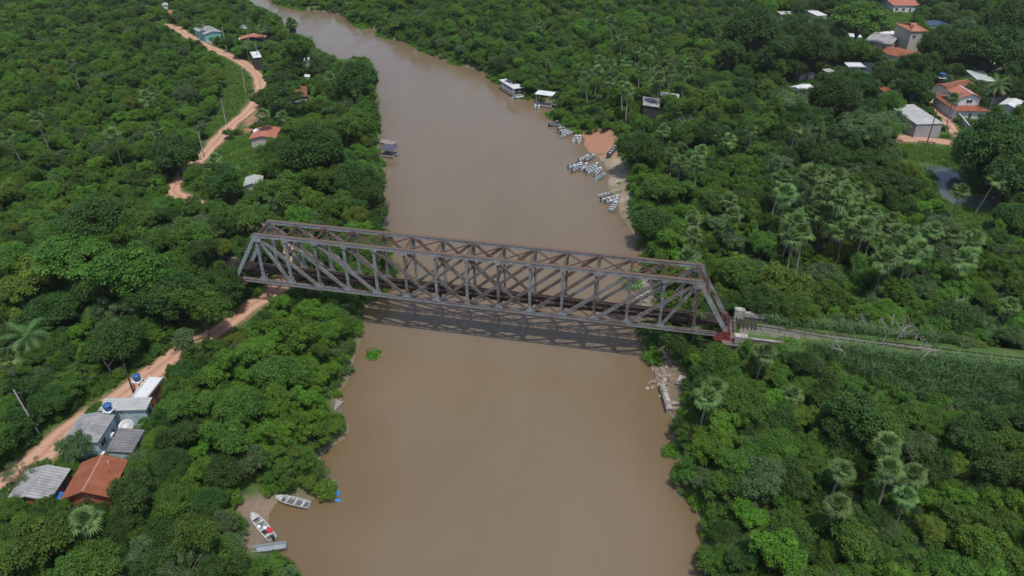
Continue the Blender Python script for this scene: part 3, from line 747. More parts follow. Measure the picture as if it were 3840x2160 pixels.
qN = lambda x, y: (576.9 + x * .1666, 1207.5 + y * .1666)
G1, G2, G3 = 'boats moored upstream of the red ramp', 'boats bunched below the red ramp', 'boats moored along the sandy strip'
boat(qA(1060, 1015), qA(1230, 930), 'motor', 'dark boat with raised outboard, farthest upstream of the boats near the red ramp', 'boat_navy', 'alu_dark', group=G1)
boat(qA(1120, 1005), qA(1390, 1015), 'canoe', 'long low grey canoe lying against the weeds beside a dark boat', 'alu_dark', group=G1, width=.7, name='canoe', cat='canoe')
boat(qA(1220, 1055), qA(1520, 1035), 'deck', 'white decked boat, bow to the weeds, next to the long grey canoe', 'boat_white', 'boat_white', group=G1)
boat(qA(1235, 1130), qA(1500, 1062), 'motor', 'silver boat squeezed between the white decked boat and another silver boat', 'alu', 'boat_white', group=G1)
boat(qA(1275, 1165), qA(1545, 1080), 'motor', 'silver boat, second from the open river in the fan upstream of the ramp', 'boat_white', 'alu', group=G1)
boat(qA(1290, 1217), qA(1552, 1100), 'bench', 'pale boat on the downstream edge of the fan of boats upstream of the ramp', 'boat_white', 'alu_dark', group=G1)
boat(qA(1500, 1312), qA(1555, 1185), 'bench', 'white boat of the touching pair at the red ramp, the one farther from the ramp', 'boat_white', 'alu', group=G1)
boat(qA(1602, 1315), qA(1610, 1185), 'bench', 'white boat of the touching pair beached at the edge of the red ramp', 'boat_white', 'boat_white', group=G1, mark='the red boat ramp')
boat(qB(250, 160), qB(390, 75), 'motor', 'silver boat with seats, first boat below the ramp, away from the shore', 'alu', 'boat_white', group=G2)
boat(qB(345, 155), qB(470, 65), 'motor', 'dull green-grey boat with its bow on the shore just below the red ramp', 'alu_dark', 'alu', group=G2)
boat(qB(115, 250), qB(310, 175), 'deck', 'white boat reaching farthest into the river from the bunch below the ramp', 'boat_white', 'boat_white', group=G2)
boat(qB(165, 300), qB(300, 195), 'motor', 'dark grey boat tucked along the white boat that reaches farthest out', 'boat_grey', 'alu', group=G2)
boat(qB(275, 285), qB(370, 180), 'deck', 'pale green decked boat in the middle of the bunch below the ramp', 'alu', 'boat_white', group=G2)
boat(qB(335, 270), qB(530, 180), 'bench', 'long grey boat with dark floor, bow highest up the shore of the bunch', 'boat_grey', 'boat_white', group=G2)
boat(qB(338, 300), qB(510, 217), 'motor', 'blue-grey boat lying against the long dark-floored boat', 'boat_grey', 'boat_white', group=G2)
boat(qB(370, 328), qB(520, 250), 'motor', 'white-sided boat between the blue-grey boat and the cream-rimmed boat', 'boat_white', 'alu', group=G2)
boat(qB(470, 355), qB(560, 240), 'motor', 'cream-rimmed boat with dark benches, second from the downstream end of the bunch', 'boat_white', 'boat_white', group=G2)
boat(qB(488, 410), qB(605, 322), 'bench', 'blue-grey boat with four pale benches at the downstream end of the bunch', 'boat_blue', 'boat_grey', group=G2)
boat((1530, 387), (1553, 365), 'motor', 'navy boat pulled up on dry ground beside the big dark round tree', 'boat_navy', 'alu', z=1.2, tilt=-.05)
boat(qB(527, 632), qB(735, 575), 'bench', 'long white boat, farthest upstream of the four off the sandy strip', 'boat_white', 'alu_dark', group=G3)
boat(qB(560, 690), qB(815, 622), 'motor', 'cream boat with two motors between a white boat and a light blue boat', 'boat_cream', 'boat_white', group=G3)
boat(qB(622, 716), qB(800, 660), 'deck', 'light blue boat lying against the cream boat at the sandy strip', 'boat_blue', 'boat_white', group=G3)
boat(qB(690, 835), qB(770, 700), 'bench', 'grey boat with five benches, nearest the bridge of the boats by the sand', 'alu_dark', 'boat_white', group=G3, width=1.05, mark='the boats off the sandy strip')
boat(qN(1205, 380), qN(695, 250), 'bench', 'empty aluminium boat with two wooden floor grids under the riverbank bushes', 'alu', 'alu', width=1.0, mark='the boats at the muddy landing')
boat(qN(652, 880), qN(335, 508), 'motor', 'aluminium motorboat loaded with gear and a red cloth, bow on the mud', 'boat_white', 'alu', width=1.0, tilt=-.05, z=.25)
boat(qN(850, 965), qN(225, 1085), 'canoe', 'flat blue-grey open boat with pale rims half under bushes', 'boat_grey', width=.85, name='flat_boat', tilt=-.10, z=.45)
# gear in the loaded motorboat, each a thing resting in it
lb = BOATS[-2]
def in_boat(o, x, y, z): 
    m = Matrix.Rotation(lb.rotation_euler.z, 3, 'Z'); v = m @ Vector((x, y, 0)); o.location = (lb.location.x + v.x, lb.location.y + v.y, lb.location.z + z); o.rotation_euler = (0, 0, lb.rotation_euler.z)
m = MB(); m.prism([(-.4, -.3, 0), (.3, -.35, .05), (.42, .1, .02), (.1, .36, .08), (-.35, .25, 0)], (.03, 0, .14)); tag(m.build('cloth', M['red']), 'crumpled red cloth lying in the loaded motorboat', 'cloth'); in_boat(bpy.data.objects['cloth'], -1.5, -.35, .46)
for k, (x, y, w, mt, lab) in enumerate(((-1.0, .2, .5, 'black', 'black bag beside the red cloth in the motorboat'), (-.1, -.2, .55, 'boat_grey', 'grey gear bag amidships in the loaded motorboat'), (.75, .15, .5, 'black', 'dark bag behind the foredeck of the loaded motorboat'))):
    m = MB(); m.lathe([(w * .3, 0), (w * .5, .08), (w * .48, .2), (w * .25, .3), (.05, .34)], (0, 0, 0), 9); o = tag(m.build('bag', M[mt], smooth=True), lab, 'bag', 'gear in the motorboat'); in_boat(o, x, y, .2)
for k, (x, y, sx) in enumerate(((.1, .36, .5), (-.65, -.1, .42))):
    m = MB(); m.box((0, 0, .16), (sx, .36, .3)); m.box((0, 0, .33), (sx + .04, .4, .05)); o = tag(m.build('cool_box', M['white']), ('white cool box along the side of the loaded motorboat', 'smaller white cool box in the middle of the loaded motorboat')[k], 'cool box', 'gear in the motorboat'); in_boat(o, x, y, .2)
# small craft elsewhere
q5 = lambda x, y: (885.5 + x * .0833, 322 + y * .0833)
boat(q5(850, 865), q5(575, 765), 'canoe', 'pale weathered canoe half under the left bank trees by the roofed float', 'boat_cream', width=.62, name='canoe', cat='canoe')
boat((1289, 247), (1307, 237), 'bench', 'small white dinghy tied behind the houseboat', 'boat_white', 'alu_dark')
boat(qA(840, 705), qA(846, 588), 'deck', 'white speedboat with dark seats beside the canopy pontoon', 'boat_white', 'boat_white', width=1.3)
boat((823, 30), (842, 23), 'canoe', 'weathered wooden canoe at the far bank, upstream of the reed point', 'boat_wood', width=.7, name='canoe', cat='canoe', mark='the far bank canoes')
boat((853, 36), (862, 30), 'canoe', 'short dark canoe nosed into the far bank inlet', 'boat_wood', width=.7, name='canoe', cat='canoe')
boat((970, 518), (978, 507), 'canoe', 'dark canoe under the left bank trees just upstream of the bridge', 'boat_wood', width=.6, name='canoe', cat='canoe')

def houseboat():
    a, b = at(1271, 222, .6), at(1300, 240, .6); d = a - b; L = 11.5; c = at(1287, 230, .5)
    o = thing('houseboat', 'white two-sided houseboat with flat roof and railed stern, moored at the weeds', 'houseboat', (c.x, c.y, 0), math.atan2(d.y, d.x), mark='the houseboat')
    m = MB(); n = 12
    make_hull(L + 2, 4.2, .8, .72).build('hull', M['boat_cream'], o)
    m = MB(); m.box((0, 0, .92), (L + .6, 3.8, .1)); m.build('deck', M['plank'], o)
    m = MB(); m.box((.6, 0, 2.0), (L - 2.4, 3.2, 2.2)); cab = m.build('cabin', M['white_wall'], o)
    for s in (-1, 1):
        for k in range(5):
            m = MB(); m.box((-3 + k * 1.75, s * 1.61, 2.25), (1.0, .05, 1.0)); f = m.build('window', M['window'], o)
    m = MB(); m.box((-4.08, 0, 1.95), (.05, 1.5, 1.9)); m.build('door', M['window'], o)
    m = MB(); m.box((.1, 0, 3.2), (L + .2, 4.1, .14)); r = m.build('roof', M['sheet_white'], o)
    for x, y, sx in ((-1, .6, 1.1), (1.2, -.7, .8), (2.6, .5, 1.0)): m = MB(); m.box((x, y, 3.5), (sx, .7, .45)); m.build('roof_locker', M['alu'], r)
    for x in (-5.4, 5.3):
        for y in (-1.8, 1.8): m = MB(); m.tube([(x, y, .95), (x, y, 3.2)], .05); m.build('post', M['white'], o)
    m = MB()
    for y in (-1.8, 1.8): m.tube([(-5.4, y, 1.5), (-3.9, y, 1.5)], .03); m.tube([(-5.4, y, 1.9), (-3.9, y, 1.9)], .03)
    m.tube([(-5.4, -1.8, 1.9), (-5.4, 1.8, 1.9)], .03); m.build('railing', M['white'], o)
    m = MB(); m.box((-6.3, .3, .5), (1.6, 3.0, .35)); m.build('swim_platform', M['boat_blue'], o)
houseboat()
def pontoon(px, py, yaw, L, Wd, label, roof, cat='pontoon', hgt=2.3, name='pontoon', mark=None, dark=False):
    c = at(px, py, .4)
    o = thing(name, label, cat, (c.x, c.y, 0), yaw, mark=mark)
    for y in (-Wd * .36, Wd * .36): m = MB(); m.tube([(-L / 2, y, .05), (-L / 2 + .3, y, .1), (L / 2 - .3, y, .1), (L / 2, y, .05)], [.12, .32, .32, .12], 10); m.build('float', M['alu_dark'], o)
    m = MB()
    for k in range(int(L / .3)): m.box((-L / 2 + .15 + k * .3, 0, .46), (.27, Wd, .06))
    m.box((0, -Wd / 2, .44), (L, .08, .12)); m.box((0, Wd / 2, .44), (L, .08, .12)); m.build('deck', M['plank'], o)
    if roof:
        for x in (-L * .42, L * .42):
            for y in (-Wd * .42, Wd * .42): m = MB(); m.tube([(x, y, .45), (x, y, hgt)], .045); m.build('post', M['alu_dark'] if dark else M['white'], o)
        m = MB(); m.box((0, 0, hgt + .06), (L * .98, Wd * 1.05, .1), 0, .06); m.build('canopy', roof, o)
        m = MB(); m.box((L * .2, 0, .75), (.9, .6, .55)); m.box((-L * .2, Wd * .2, .7), (.6, .5, .45)); m.build('locker', M['boat_grey'], o)
    return o
pontoon(qA(985, 665)[0], qA(985, 640)[1], -.18, 6.2, 3.6, 'grey pontoon under a white canopy on thin posts', M['sheet_white'], hgt=4.2, mark='the white-canopied pontoon')
m = MB(); a, b = at(*qA(1050, 625), .6), at(*qA(1225, 640), 1.5); c = (a + b) / 2; L = (b - a).length
for k in range(int(L / .4)): m.box((-L / 2 + .2 + k * .4, 0, 0), (.36, 1.3, .06))
m.box((0, .55, -.1), (L, .1, .14)); m.box((0, -.55, -.1), (L, .1, .14)); o = m.build('gangway', M['plank']); o.location = c; o.rotation_euler = (0, -math.atan2(b.z - a.z, L), math.atan2(b.y - a.y, b.x - a.x)); tag(o, 'wooden gangway from the canopied pontoon into the bank weeds', 'gangway')
c5 = q5(1130, 790); pontoon(c5[0], c5[1], -.12, 4.4, 3.6, 'square float with a dark blue awning near the left bank', M['navy_cloth'], hgt=2.4, mark='the roofed float', dark=True, cat='float', name='roofed_float')
c5 = q5(1070, 430); pontoon(c5[0], c5[1], -.35, 5.6, 2.6, 'weathered plank raft just upstream of the awning float', None, cat='raft', name='plank_raft')
pontoon(838, 1019, 1.35, 2.7, 2.1, 'small grey raft at the bushes below the bridge', None, cat='raft', name='plank_raft', mark='the small raft')
pontoon(933, 64, .25, 7.5, 2.2, 'long weathered plank landing at the far reed point', None, cat='landing', name='plank_landing')
pontoon(1187, 157, -.5, 5.0, 3.2, 'dark canopied float moored upstream of the houseboat', M['navy_cloth'], hgt=2.5, dark=True, cat='float', name='roofed_float')
for (x, y, rz, lab) in ((qN(1640, 205)[0], qN(1640, 205)[1], -.9, 'bright blue drum floating at the tip of the bank bushes'), (qN(1640, 300)[0], qN(1640, 300)[1], .1, 'blue drum half sunk, nearer the boats than the other drum')):
    c = at(x, y, .1); m = MB(); m.tube([(-.42, 0, 0), (-.38, 0, 0), (0, 0, 0), (.38, 0, 0), (.42, 0, 0)], [.15, .21, .23, .21, .15], 12); o = m.build('drum', M['blue_drum']); o.location = (c.x, c.y, .08 if rz < 0 else -.05); o.rotation_euler = (0, 0, rz); tag(o, lab, 'drum', 'blue floating drums')
c = at(*qN(965, 1340), .1); m = MB(); m.lathe([(.1, -.1), (.22, .0), (.2, .2), (.1, .3), (.05, .33)], (0, 0, 0), 9); o = m.build('jug', M['white']); o.location = (c.x, c.y, .02); tag(o, 'white plastic jug floating at the bushes below the flat boat', 'jug')
c = at(*qN(45, 815), 1.4); m = MB(); m.lathe([(.15, 0), (.3, .1), (.33, .3), (.2, .48), (.05, .52)], (0, 0, 0), 9); o = m.build('sack', M['red']); o.location = (c.x, c.y, gz(c.x, c.y)); tag(o, 'red sack at the edge of the muddy landing', 'sack')
def log(name, pts, r, label, cat, mat='log', z=.3):
    w = [at(x, y, 0) for x, y in pts]; w = [Vector((p.x, p.y, max(gz(p.x, p.y), -.05) + r * .7)) for p in w]; c = w[0].copy()
    m = MB(); m.tube([p - c for p in w], [r * (1 - .6 * i / len(w)) for i in range(len(w))], 7); o = m.build(name, M[mat]); o.location = c; tag(o, label, cat); return o
log('driftwood_log', [qN(280, 185), qN(300, 140), qN(380, 135), qN(450, 160), qN(530, 185), qN(610, 250)], .22, 'curved driftwood log along the top of the muddy landing', 'log')
log('driftwood_log', [qN(55, 985), qN(140, 915)], .14, 'straight pale log at the lower edge of the muddy landing', 'log', 'deadwood')
log('mooring_stick', [(1648, 941), (1642, 966)], .12, 'dark crooked stick leaning into the water by the broken quay', 'stick', 'pole_wood')
log('driftwood_log', [(1561, 568), (1576, 565)], .2, 'short log on the sand upstream of the bridge', 'log')
def quay():
    a, b = at(1664, 975, .4), at(1682, 1034, .4); d = b - a; L = d.length
    o = thing('ruined_quay', 'broken stone quay wall at the right bank below the bridge', 'quay wall', (a.x, a.y, 0), math.atan2(d.y, d.x), mark='the broken quay')
    m = MB(); x = 0
    while x < L: w = rnd.uniform(.5, .9); m.box((x + w / 2, 0, .35), (w * .94, .9, 1.5 + rnd.uniform(-.15, .12)), rnd.uniform(-.03, .03)); x += w
    m.build('wall_face', M['stone'], o)
    m = MB(); x = 0
    while x < L: w = rnd.uniform(.5, .9); m.box((x + w / 2, .12, 1.2), (w * .9, .7, .16), rnd.uniform(-.06, .06), rnd.uniform(-.04, .04)); x += w
    m.build('cap_stones', M['concrete'], o)
    for k in range(2): m = MB(); m.box((L - .4 + k * .9 - .5, 1.2, .8 - .3 * k), (.6, 2.6 - .4 * k, 1.1)); m.build('corner_block', M['stone'], o)
quay()
def rubble(name, cx, cy, n, sx, sy, rmin, rmax, mat, label):
    c = at(cx, cy, .8); m = MB()
    for k in range(n):
        x, y = rnd.gauss(0, sx), rnd.gauss(0, sy); z = max(gz(c.x + x, c.y + y), -.1)
        m.box((x, y, z + .1), (rnd.uniform(rmin, rmax), rnd.uniform(rmin, rmax), rnd.uniform(rmin, rmax) * .7), rnd.uniform(0, 3), rnd.uniform(-.4, .4), rnd.uniform(-.4, .4))
    o = m.build(name, M[mat]); o.location = (c.x, c.y, 0); o['kind'] = 'stuff'; o['label'] = label; return o
rubble('rubble', 1668, 935, 90, 1.1, 2.4, .3, .8, 'stone', 'heap of broken masonry and roots behind the quay')
rubble('rubble', 1632, 742, 80, 1.4, 2.6, .2, .55, 'concrete', 'pale stones on the bank under the bridge')
c = at(1712, 961, 1.4); m = MB(); m.prism([(-.8, -.6, 0), (.7, -.8, .1), (.9, .6, .1), (-.3, .9, 0)], (.1, .1, .7)); o = m.build('concrete_block', M['concrete']); o.location = (c.x, c.y, gz(c.x, c.y) - .1); tag(o, 'pale angular concrete block in the shade above the broken quay', 'block')

# ------------------------------------------------------------------ houses
HOUSES = []
def house(A, B, C, label, roof='tile', wall='white_wall', kind='gable', eave=2.7, rise=1.1, over=.45, name='house', cat='house', mark=None, win=3, wz=1.5, door=True, base=None, hip=0.0, group=None, ridge=True, seen_=True, posts=False, frame='frame', win_sides=(-1, 1), front=False):
    """roof rectangle from three surveyed eave corners: A-B along the ridge, B-C across"""
    g = 2.5 if base is None else base
    a, b, c = at(*A, g + eave), at(*B, g + eave), at(*C, g + eave)
    u = (b - a); L = u.length; u.normalize(); v = Vector((-u.y, u.x, 0)); w = (c - b).dot(v); s = 1 if w > 0 else -1; Wd = abs(w); v *= s
    ctr = (a + b) / 2 + v * Wd / 2; yaw = math.atan2(u.y, u.x)
    if base is None: g = gz(ctr.x, ctr.y)
    o = thing(name, label, cat, (ctr.x, ctr.y, g), yaw, group, mark)
    wl, ww = L - 2 * over, Wd - 2 * over; hl, hw = L / 2, Wd / 2
    m = MB(); hx, hy = wl / 2, ww / 2
    if kind == 'gable' and hip == 0:
        rr = rise * ww / Wd
        for x in (-hx, hx - .15): m.prism([(x, -hy, -.3), (x, hy, -.3), (x, hy, eave), (x, 0, eave + rr), (x, -hy, eave)], (.15, 0, 0))
        for y in (-hy, hy - .15): m.box((0, y + .075, eave / 2 - .15), (wl - .302, .15, eave + .29))
    elif not posts:
        for x in (-hx + .075, hx - .075): m.box((x, 0, eave / 2 - .15), (.15, ww, eave + .3))
        for y in (-hy + .075, hy - .075): m.box((0, y, eave / 2 - .15), (wl - .302, .15, eave + .29))
    if posts:
        for k, (x, y) in enumerate(((-hx, -hy), (hx, -hy), (hx, hy), (-hx, hy))):
            q = MB(); q.box((x, y, eave / 2), (.18, .18, eave)); q.build('post', M['pole_wood'], o)
    else: m.build('wall', M[wall], o)
    t = .09
    m = MB()
    if kind == 'gable':
        h2 = hip * hw
        for sy in (-1, 1): m.prism([(-hl, sy * hw, eave), (hl, sy * hw, eave), (hl - h2, 0, eave + rise), (-hl + h2, 0, eave + rise)][::sy], (0, 0, t))
        if hip:
            for sx in (-1, 1): m.prism([(sx * hl, -hw, eave), (sx * hl, hw, eave), (sx * (hl - h2), 0, eave + rise)][::sx], (0, 0, t))
    elif kind == 'shed':
        m.prism([(-hl, -hw, eave), (hl, -hw, eave), (hl, hw, eave + rise), (-hl, hw, eave + rise)], (0, 0, t))
        q = MB()
        for x in (-hx, hx - .15): q.prism([(x, -hy, eave - .05), (x, hy, eave - .05), (x, hy, eave + rise * .95)], (.15, 0, 0))
        q.box((0, hy - .075, eave + rise * .42), (wl - .302, .15, rise * .85)); 
        if not posts: q.build('gable_wall', M[wall], o)
    else:
        m.box((0, 0, eave + t / 2), (L, Wd, t)); m.box((0, -hw + .06, eave + .2), (L, .12, .32)); m.box((0, hw - .06, eave + .2), (L, .12, .32))
    r = m.build('roof', M[roof], o)
    if kind == 'gable' and ridge:
        q = MB(); h2 = hip * hw; q.tube([(-hl + h2, 0, eave + rise + .06), (hl - h2, 0, eave + rise + .06)], .09, 6)
        if hip:
            for sx in (-1, 1):
                for sy in (-1, 1): q.tube([(sx * (hl - h2), 0, eave + rise + .05), (sx * hl, sy * hw, eave + .05)], .1, 5)
        q.build('ridge_cap', M['ridge'] if 'tile' in roof else M[roof], r)
    if not posts:
        for sy in win_sides:
            n = max(1, min(win, int(wl / 2.2)))
            for k in range(n):
                x = wl * ((k + .5) / n - .5)
                if door and sy == -1 and k == n // 2:
                    q = MB(); q.box((x, sy * (hy + .015), 1.02), (.9, .05, 2.05)); dd = q.build('door', M['door'], o); q = MB(); q.box((x + .33, sy * (hy + .055), 1.0), (.05, .04, .14)); q.build('handle', M['alu'], dd)
                    continue
                q = MB(); q.box((x, sy * (hy + .01), wz), (1.2, .05, 1.0)); f = q.build('window', M['window'], o)
                q = MB()
                for dx in (-.6, 0, .6): q.box((x + dx, sy * (hy + .045), wz), (.07, .05, 1.1))
                for dz in (-.52, .52): q.box((x, sy * (hy + .04), wz + dz), (1.28, .06, .07))
                q.build('frame', M[frame], f)
    HOUSES.append((ctr.x, ctr.y, L / 2, Wd / 2, yaw))
    if seen_:
        cs = [ctr + u * (sx * hl) + v * (sy * hw) for sx, sy in ((-1, -1), (1, -1), (1, 1), (-1, 1))]
        pts = [(p.x, p.y, g + eave) for p in cs] + ([(ctr.x - u.x * hl, ctr.y - u.y * hl, g + eave + rise), (ctr.x + u.x * hl, ctr.y + u.y * hl, g + eave + rise)] if kind == 'gable' else [])
        if front: pts += [(p.x, p.y, g + .6) for p in cs]
        px, dist, _ = seen(pts); HOUSE_SEEN.append((px, float(dist.mean())))
    return o
z1 = lambda x, y: (x * .25, 912.4 + y * .25)
# the cluster by the road, near left
house(z1(1310, 372), z1(1500, 140), z1(1650, 150), 'narrow white-roofed brick shed beside the dirt road and a blue water tank on legs', 'sheet_white', 'brick_wall', 'flat', 2.8, .1, .2, 'shed', 'shed', 'the white-roofed shed', win=1)
house(z1(985, 492), z1(1060, 362), z1(1500, 398), 'low building with wide pale flat metal roof behind the pale blue house', 'sheet_pale', 'blue_wall', 'shed', 3.0, .3, .3, 'house', 'house', 'the pale flat roof', win=2)
hb = house(z1(600, 800), z1(800, 515), z1(1165, 498), 'pale blue house with grey corrugated gable roof and air conditioners on its river wall', 'sheet', 'blue_wall', 'gable', 3.6, .55, .25, 'house', 'house', 'the pale blue house', win=3, wz=2.3, front=True)
house(z1(1065, 905), z1(1205, 672), z1(1395, 775), 'low dark corrugated lean-to roof at the foot of the pale blue house', 'sheet_dark', 'blue_wall', 'shed', 2.2, .4, .2, 'lean_to', 'lean-to', 'the lean-to', win=1)
ho = house(z1(600, 1380), z1(820, 1000), z1(1290, 985), 'house with bright orange clay tile gable roof and a white aerial', 'tile', 'brick_wall', 'gable', 2.8, 1.3, .5, 'house', 'house', 'the orange-tiled house', win=2)
house(z1(50, 1400), z1(290, 1075), z1(715, 1078), 'house with old grey corrugated gable roof left of the orange-tiled house', 'sheet', 'brick_wall', 'gable', 2.6, .8, .4, 'house', 'house', 'the grey corrugated house', win=2)
house((-45, 1500), (-12, 1425), (18, 1452), 'grey corrugated roof corner at the lower left edge of the photo', 'sheet', 'white_wall', 'gable', 2.8, .6, .3, 'house', 'house', win=1)
# details on the cluster
def on_wall(o, y_side, x, z, w=.8):
    q = MB(); q.box((x, y_side, z), (w, .34, .6)); c = q.build('air_conditioner', M['white']); 
    m_ = Matrix.Translation(o.location) @ Matrix.Rotation(o.rotation_euler.z, 4, 'Z'); c.matrix_world = m_
    f = MB(); f.tube([(x - .12, y_side + math.copysign(.18, y_side), z), (x - .12, y_side + math.copysign(.2, y_side), z)], .2, 14); f.build('fan_grille', M['black'], c)
    return c
pv = [ch for ch in hb.children if ch.name.startswith('wall')][0]
wy = max(v.co.y for v in pv.data.vertices)
rw = hb.rotation_euler.z; side = 1 if (Matrix.Rotation(rw, 3, 'Z') @ Vector((0, 1, 0))).x > 0 else -1
for x, z, lab in ((.8, 1.6, 'white air conditioner box on the blue house wall, above the lean-to'), (-2.6, 1.1, 'low white air conditioner at the near end of the blue house wall')):
    on_wall(hb, side * (wy + .2), x * -side if False else x, z); tag(bpy.data.objects[[n for n in bpy.data.objects.keys() if n.startswith('air_conditioner')][-1]], lab, 'air conditioner', 'air conditioners on the blue house')
def tank(x, y, z, zbase, legs, label, r=.58, h=.85, mark=None):
    c = at(x, y, z); o = thing('water_tank', label, 'water tank', (c.x, c.y, zbase), 0, mark=mark)
    m = MB(); m.lathe([(r * .82, 0), (r, h * .85), (r * 1.02, h)], (0, 0, z - zbase - h / 2), 20); m.build('tank_body', M['blue'], o, True)
    m = MB(); m.lathe([(r * 1.08, 0), (r * 1.08, .08), (r * .7, .2), (r * .2, .26), (.05, .27)], (0, 0, z - zbase + h / 2 + .01), 20); m.build('lid', M['blue_lid'], o)
    if legs:
        for sx in (-1, 1):
            for sy in (-1, 1): m = MB(); m.box((sx * .55, sy * .55, (z - zbase - h / 2 - .15) / 2), (.14, .14, z - zbase - h / 2 - .15)); m.build('leg', M['pole'] if z > 6.2 else M['brick_wall'], o)
    m = MB(); m.box((0, 0, z - zbase - h / 2 - .08), (2.2 * r, 2.2 * r, .12)); m.build('base_slab', M['white_wall'], o); return o
tank(344, 951, 5.9, 2.5, True, 'blue water tank on brick legs between the road and the white-roofed shed', mark='the blue tank on legs')
tank(271, 1025, 6.9, 5.9, False, 'blue water tank on a white slab above the pale blue house roof', mark='the blue tank on the roof')
def dish(x, y, z, r, label, tilt=.5, az=-1.9, zb=None, mark=None, mat='mesh', cat='satellite dish'):
    c = at(x, y, z); zb = gz(c.x, c.y) if zb is None else zb
    o = thing('satellite_dish', label, cat, (c.x, c.y, zb), 0, mark=mark)
    rot = Matrix.Rotation(az, 3, 'Z') @ Matrix.Rotation(tilt, 3, 'Y'); hc = Vector((0, 0, z - zb))
    m = MB(); n = 24; rings = 6; V = []; F = []
    for tt in (0, .03):
        for i in range(rings + 1):
            q = r * i / rings
            for k in range(n): a = 2 * math.pi * k / n; V.append(hc + rot @ Vector((q * math.cos(a), q * math.sin(a), .42 * q * q / r - tt)))
    for tt in (0, 1):
        b0 = tt * (rings + 1) * n
        for i in range(rings):
            for k in range(n):
                f = (b0 + i * n + k, b0 + (i + 1) * n + k, b0 + (i + 1) * n + (k + 1) % n, b0 + i * n + (k + 1) % n); F.append(f if tt == 0 else f[::-1])
    for k in range(n): F.append((rings * n + k, (rings + 1) * n + rings * n + k, (rings + 1) * n + rings * n + (k + 1) % n, rings * n + (k + 1) % n))
    m.add(V, F); m.build('reflector', M[mat], o, True)
    m = MB(); f0 = hc + rot @ Vector((0, 0, .62 * r))
    for k in range(4): a = k * math.pi / 2 + .4; m.tube([hc + rot @ Vector((r * .8 * math.cos(a), r * .8 * math.sin(a), .28 * r)), f0], .025, 5)
    m.tube([f0 - rot @ Vector((0, 0, .12)), f0 + rot @ Vector((0, 0, .08))], .09, 8); m.build('feed', M['white'], o)
    m = MB(); m.tube([(0, 0, 0), (0, 0, z - zb - .05)], .06); m.build('mast', M['alu'], o); return o
dish(319, 1074, 4.4, 1.05, 'big mesh satellite dish on the lean-to beside the pale blue house', .45, -1.1, mark='the big satellite dish')
dish(3, 1240 + 55, 3.6, .9, 'mesh satellite dish at the left edge below the grey corrugated house', .5, -1.2)
dish(174, 1275, 4.0, .35, 'small white satellite dish below the orange-tiled roof', .8, -1.4, mat='white')
c = at(275, 1172, 6.0); m = MB(); m.tube([(0, 0, -1.6), (0, 0, 1.0)], .035, 6); m.tube([(-.3, 0, -.75), (.3, 0, -.75)], .03, 5); m.tube([(-.2, .1, .75), (.2, -.1, .75)], .02, 5); o = m.build('aerial', M['white']); o.location = c; tag(o, 'thin white aerial mast on the orange tile roof', 'aerial')
c = at(156, 1262, 3.2); m = MB(); m.prism([(-.9, -.5, 0), (.9, -.5, 0), (.9, .6, .25), (-.9, .6, .25)], (0, 0, .04)); m.tube([(-.85, -.45, -1.6), (-.85, -.45, 0)], .04); m.tube([(.85, -.45, -1.6), (.85, -.45, 0)], .04); o = m.build('awning', M['blue']); o.location = (c.x, c.y, gz(c.x, c.y) + 1.6); tag(o, 'blue tarpaulin awning at the lower end of the orange-tiled house', 'awning')

# houses along the left road, upstream
z5 = lambda x, y: (402.5 + x * .25, y * .25)
house(z5(890, 1400), z5(960, 1290), z5(1225, 1285), 'L-roofed orange tile house on the lawn beside the upper dirt road', 'tile_pale', 'beige_wall', 'gable', 2.6, .8, .4, 'house', 'house', 'the house on the lawn', win=1)
dish(646, 331, 5.2, .9, 'round white satellite dish on the ridge of the lawn house', .35, -1.3, zb=4.0, mat='white')
house((612, 470), (618, 447), (662, 449), 'grey-roofed house almost buried in trees left of the river', 'sheet_pale', 'white_wall', 'gable', 2.8, .6, .4, 'house', 'house', 'the grey roof among trees', win=1)
house(z5(935, 580), z5(902, 520), z5(990, 512), 'tall narrow dark hut with a white metal roof beside the dirt road', 'sheet_white', 'dark_wall', 'flat', 4.6, .1, .25, 'hut', 'hut', 'the dark hut', win=1, wz=3)
house(z5(800, 400), z5(820, 362), z5(1065, 380), 'long low house with weathered orange tiles above the road bend', 'tile_pale', 'dark_wall', 'gable', 2.5, .9, .5, 'house', 'house', 'the long tiled house', win=2)
dish(604, 98, 4.2, .5, 'white satellite dish at the end of the long tiled house', .7, -1.5, mat='white')
house(z5(440, 350), z5(330, 290), z5(390, 200), 'teal house with a grey roof and picket fence at the far road', 'sheet', 'teal_wall', 'gable', 3.2, .7, .35, 'house', 'house', 'the teal house', win=2)
house(z5(1350, 985), z5(1350, 880), z5(1480, 890), 'dark open barn with a faded red-tiled roof near the spreading tree', 'tile_old', 'dark_wall', 'shed', 3.2, .7, .3, 'barn', 'barn', 'the red-tiled barn', win=1)
house(z5(1310, 1040), z5(1310, 1010), z5(1480, 1005), 'low dark roof below the red-tiled barn', 'sheet_dark', 'dark_wall', 'shed', 2.4, .3, .2, 'shed', 'shed', win=1)
house(z5(60, 150), z5(75, 110), z5(130, 105), 'small reddish brick house at the end of the far road', 'tile_pale', 'brick_wall', 'gable', 2.6, .5, .3, 'house', 'house', 'the far brick house', win=1)
house(z5(780, 262), z5(785, 250), z5(880, 255), 'white roof strip between trees above the long tiled house', 'sheet_white', 'white_wall', 'flat', 2.8, .1, .2, 'house', 'house', win=1)
house(z5(1450, 620), z5(1450, 575), z5(1505, 580), 'white-roofed shack among trees near the left bank', 'sheet_white', 'white_wall', 'shed', 2.8, .4, .2, 'shack', 'shack', 'the white shack', win=1)
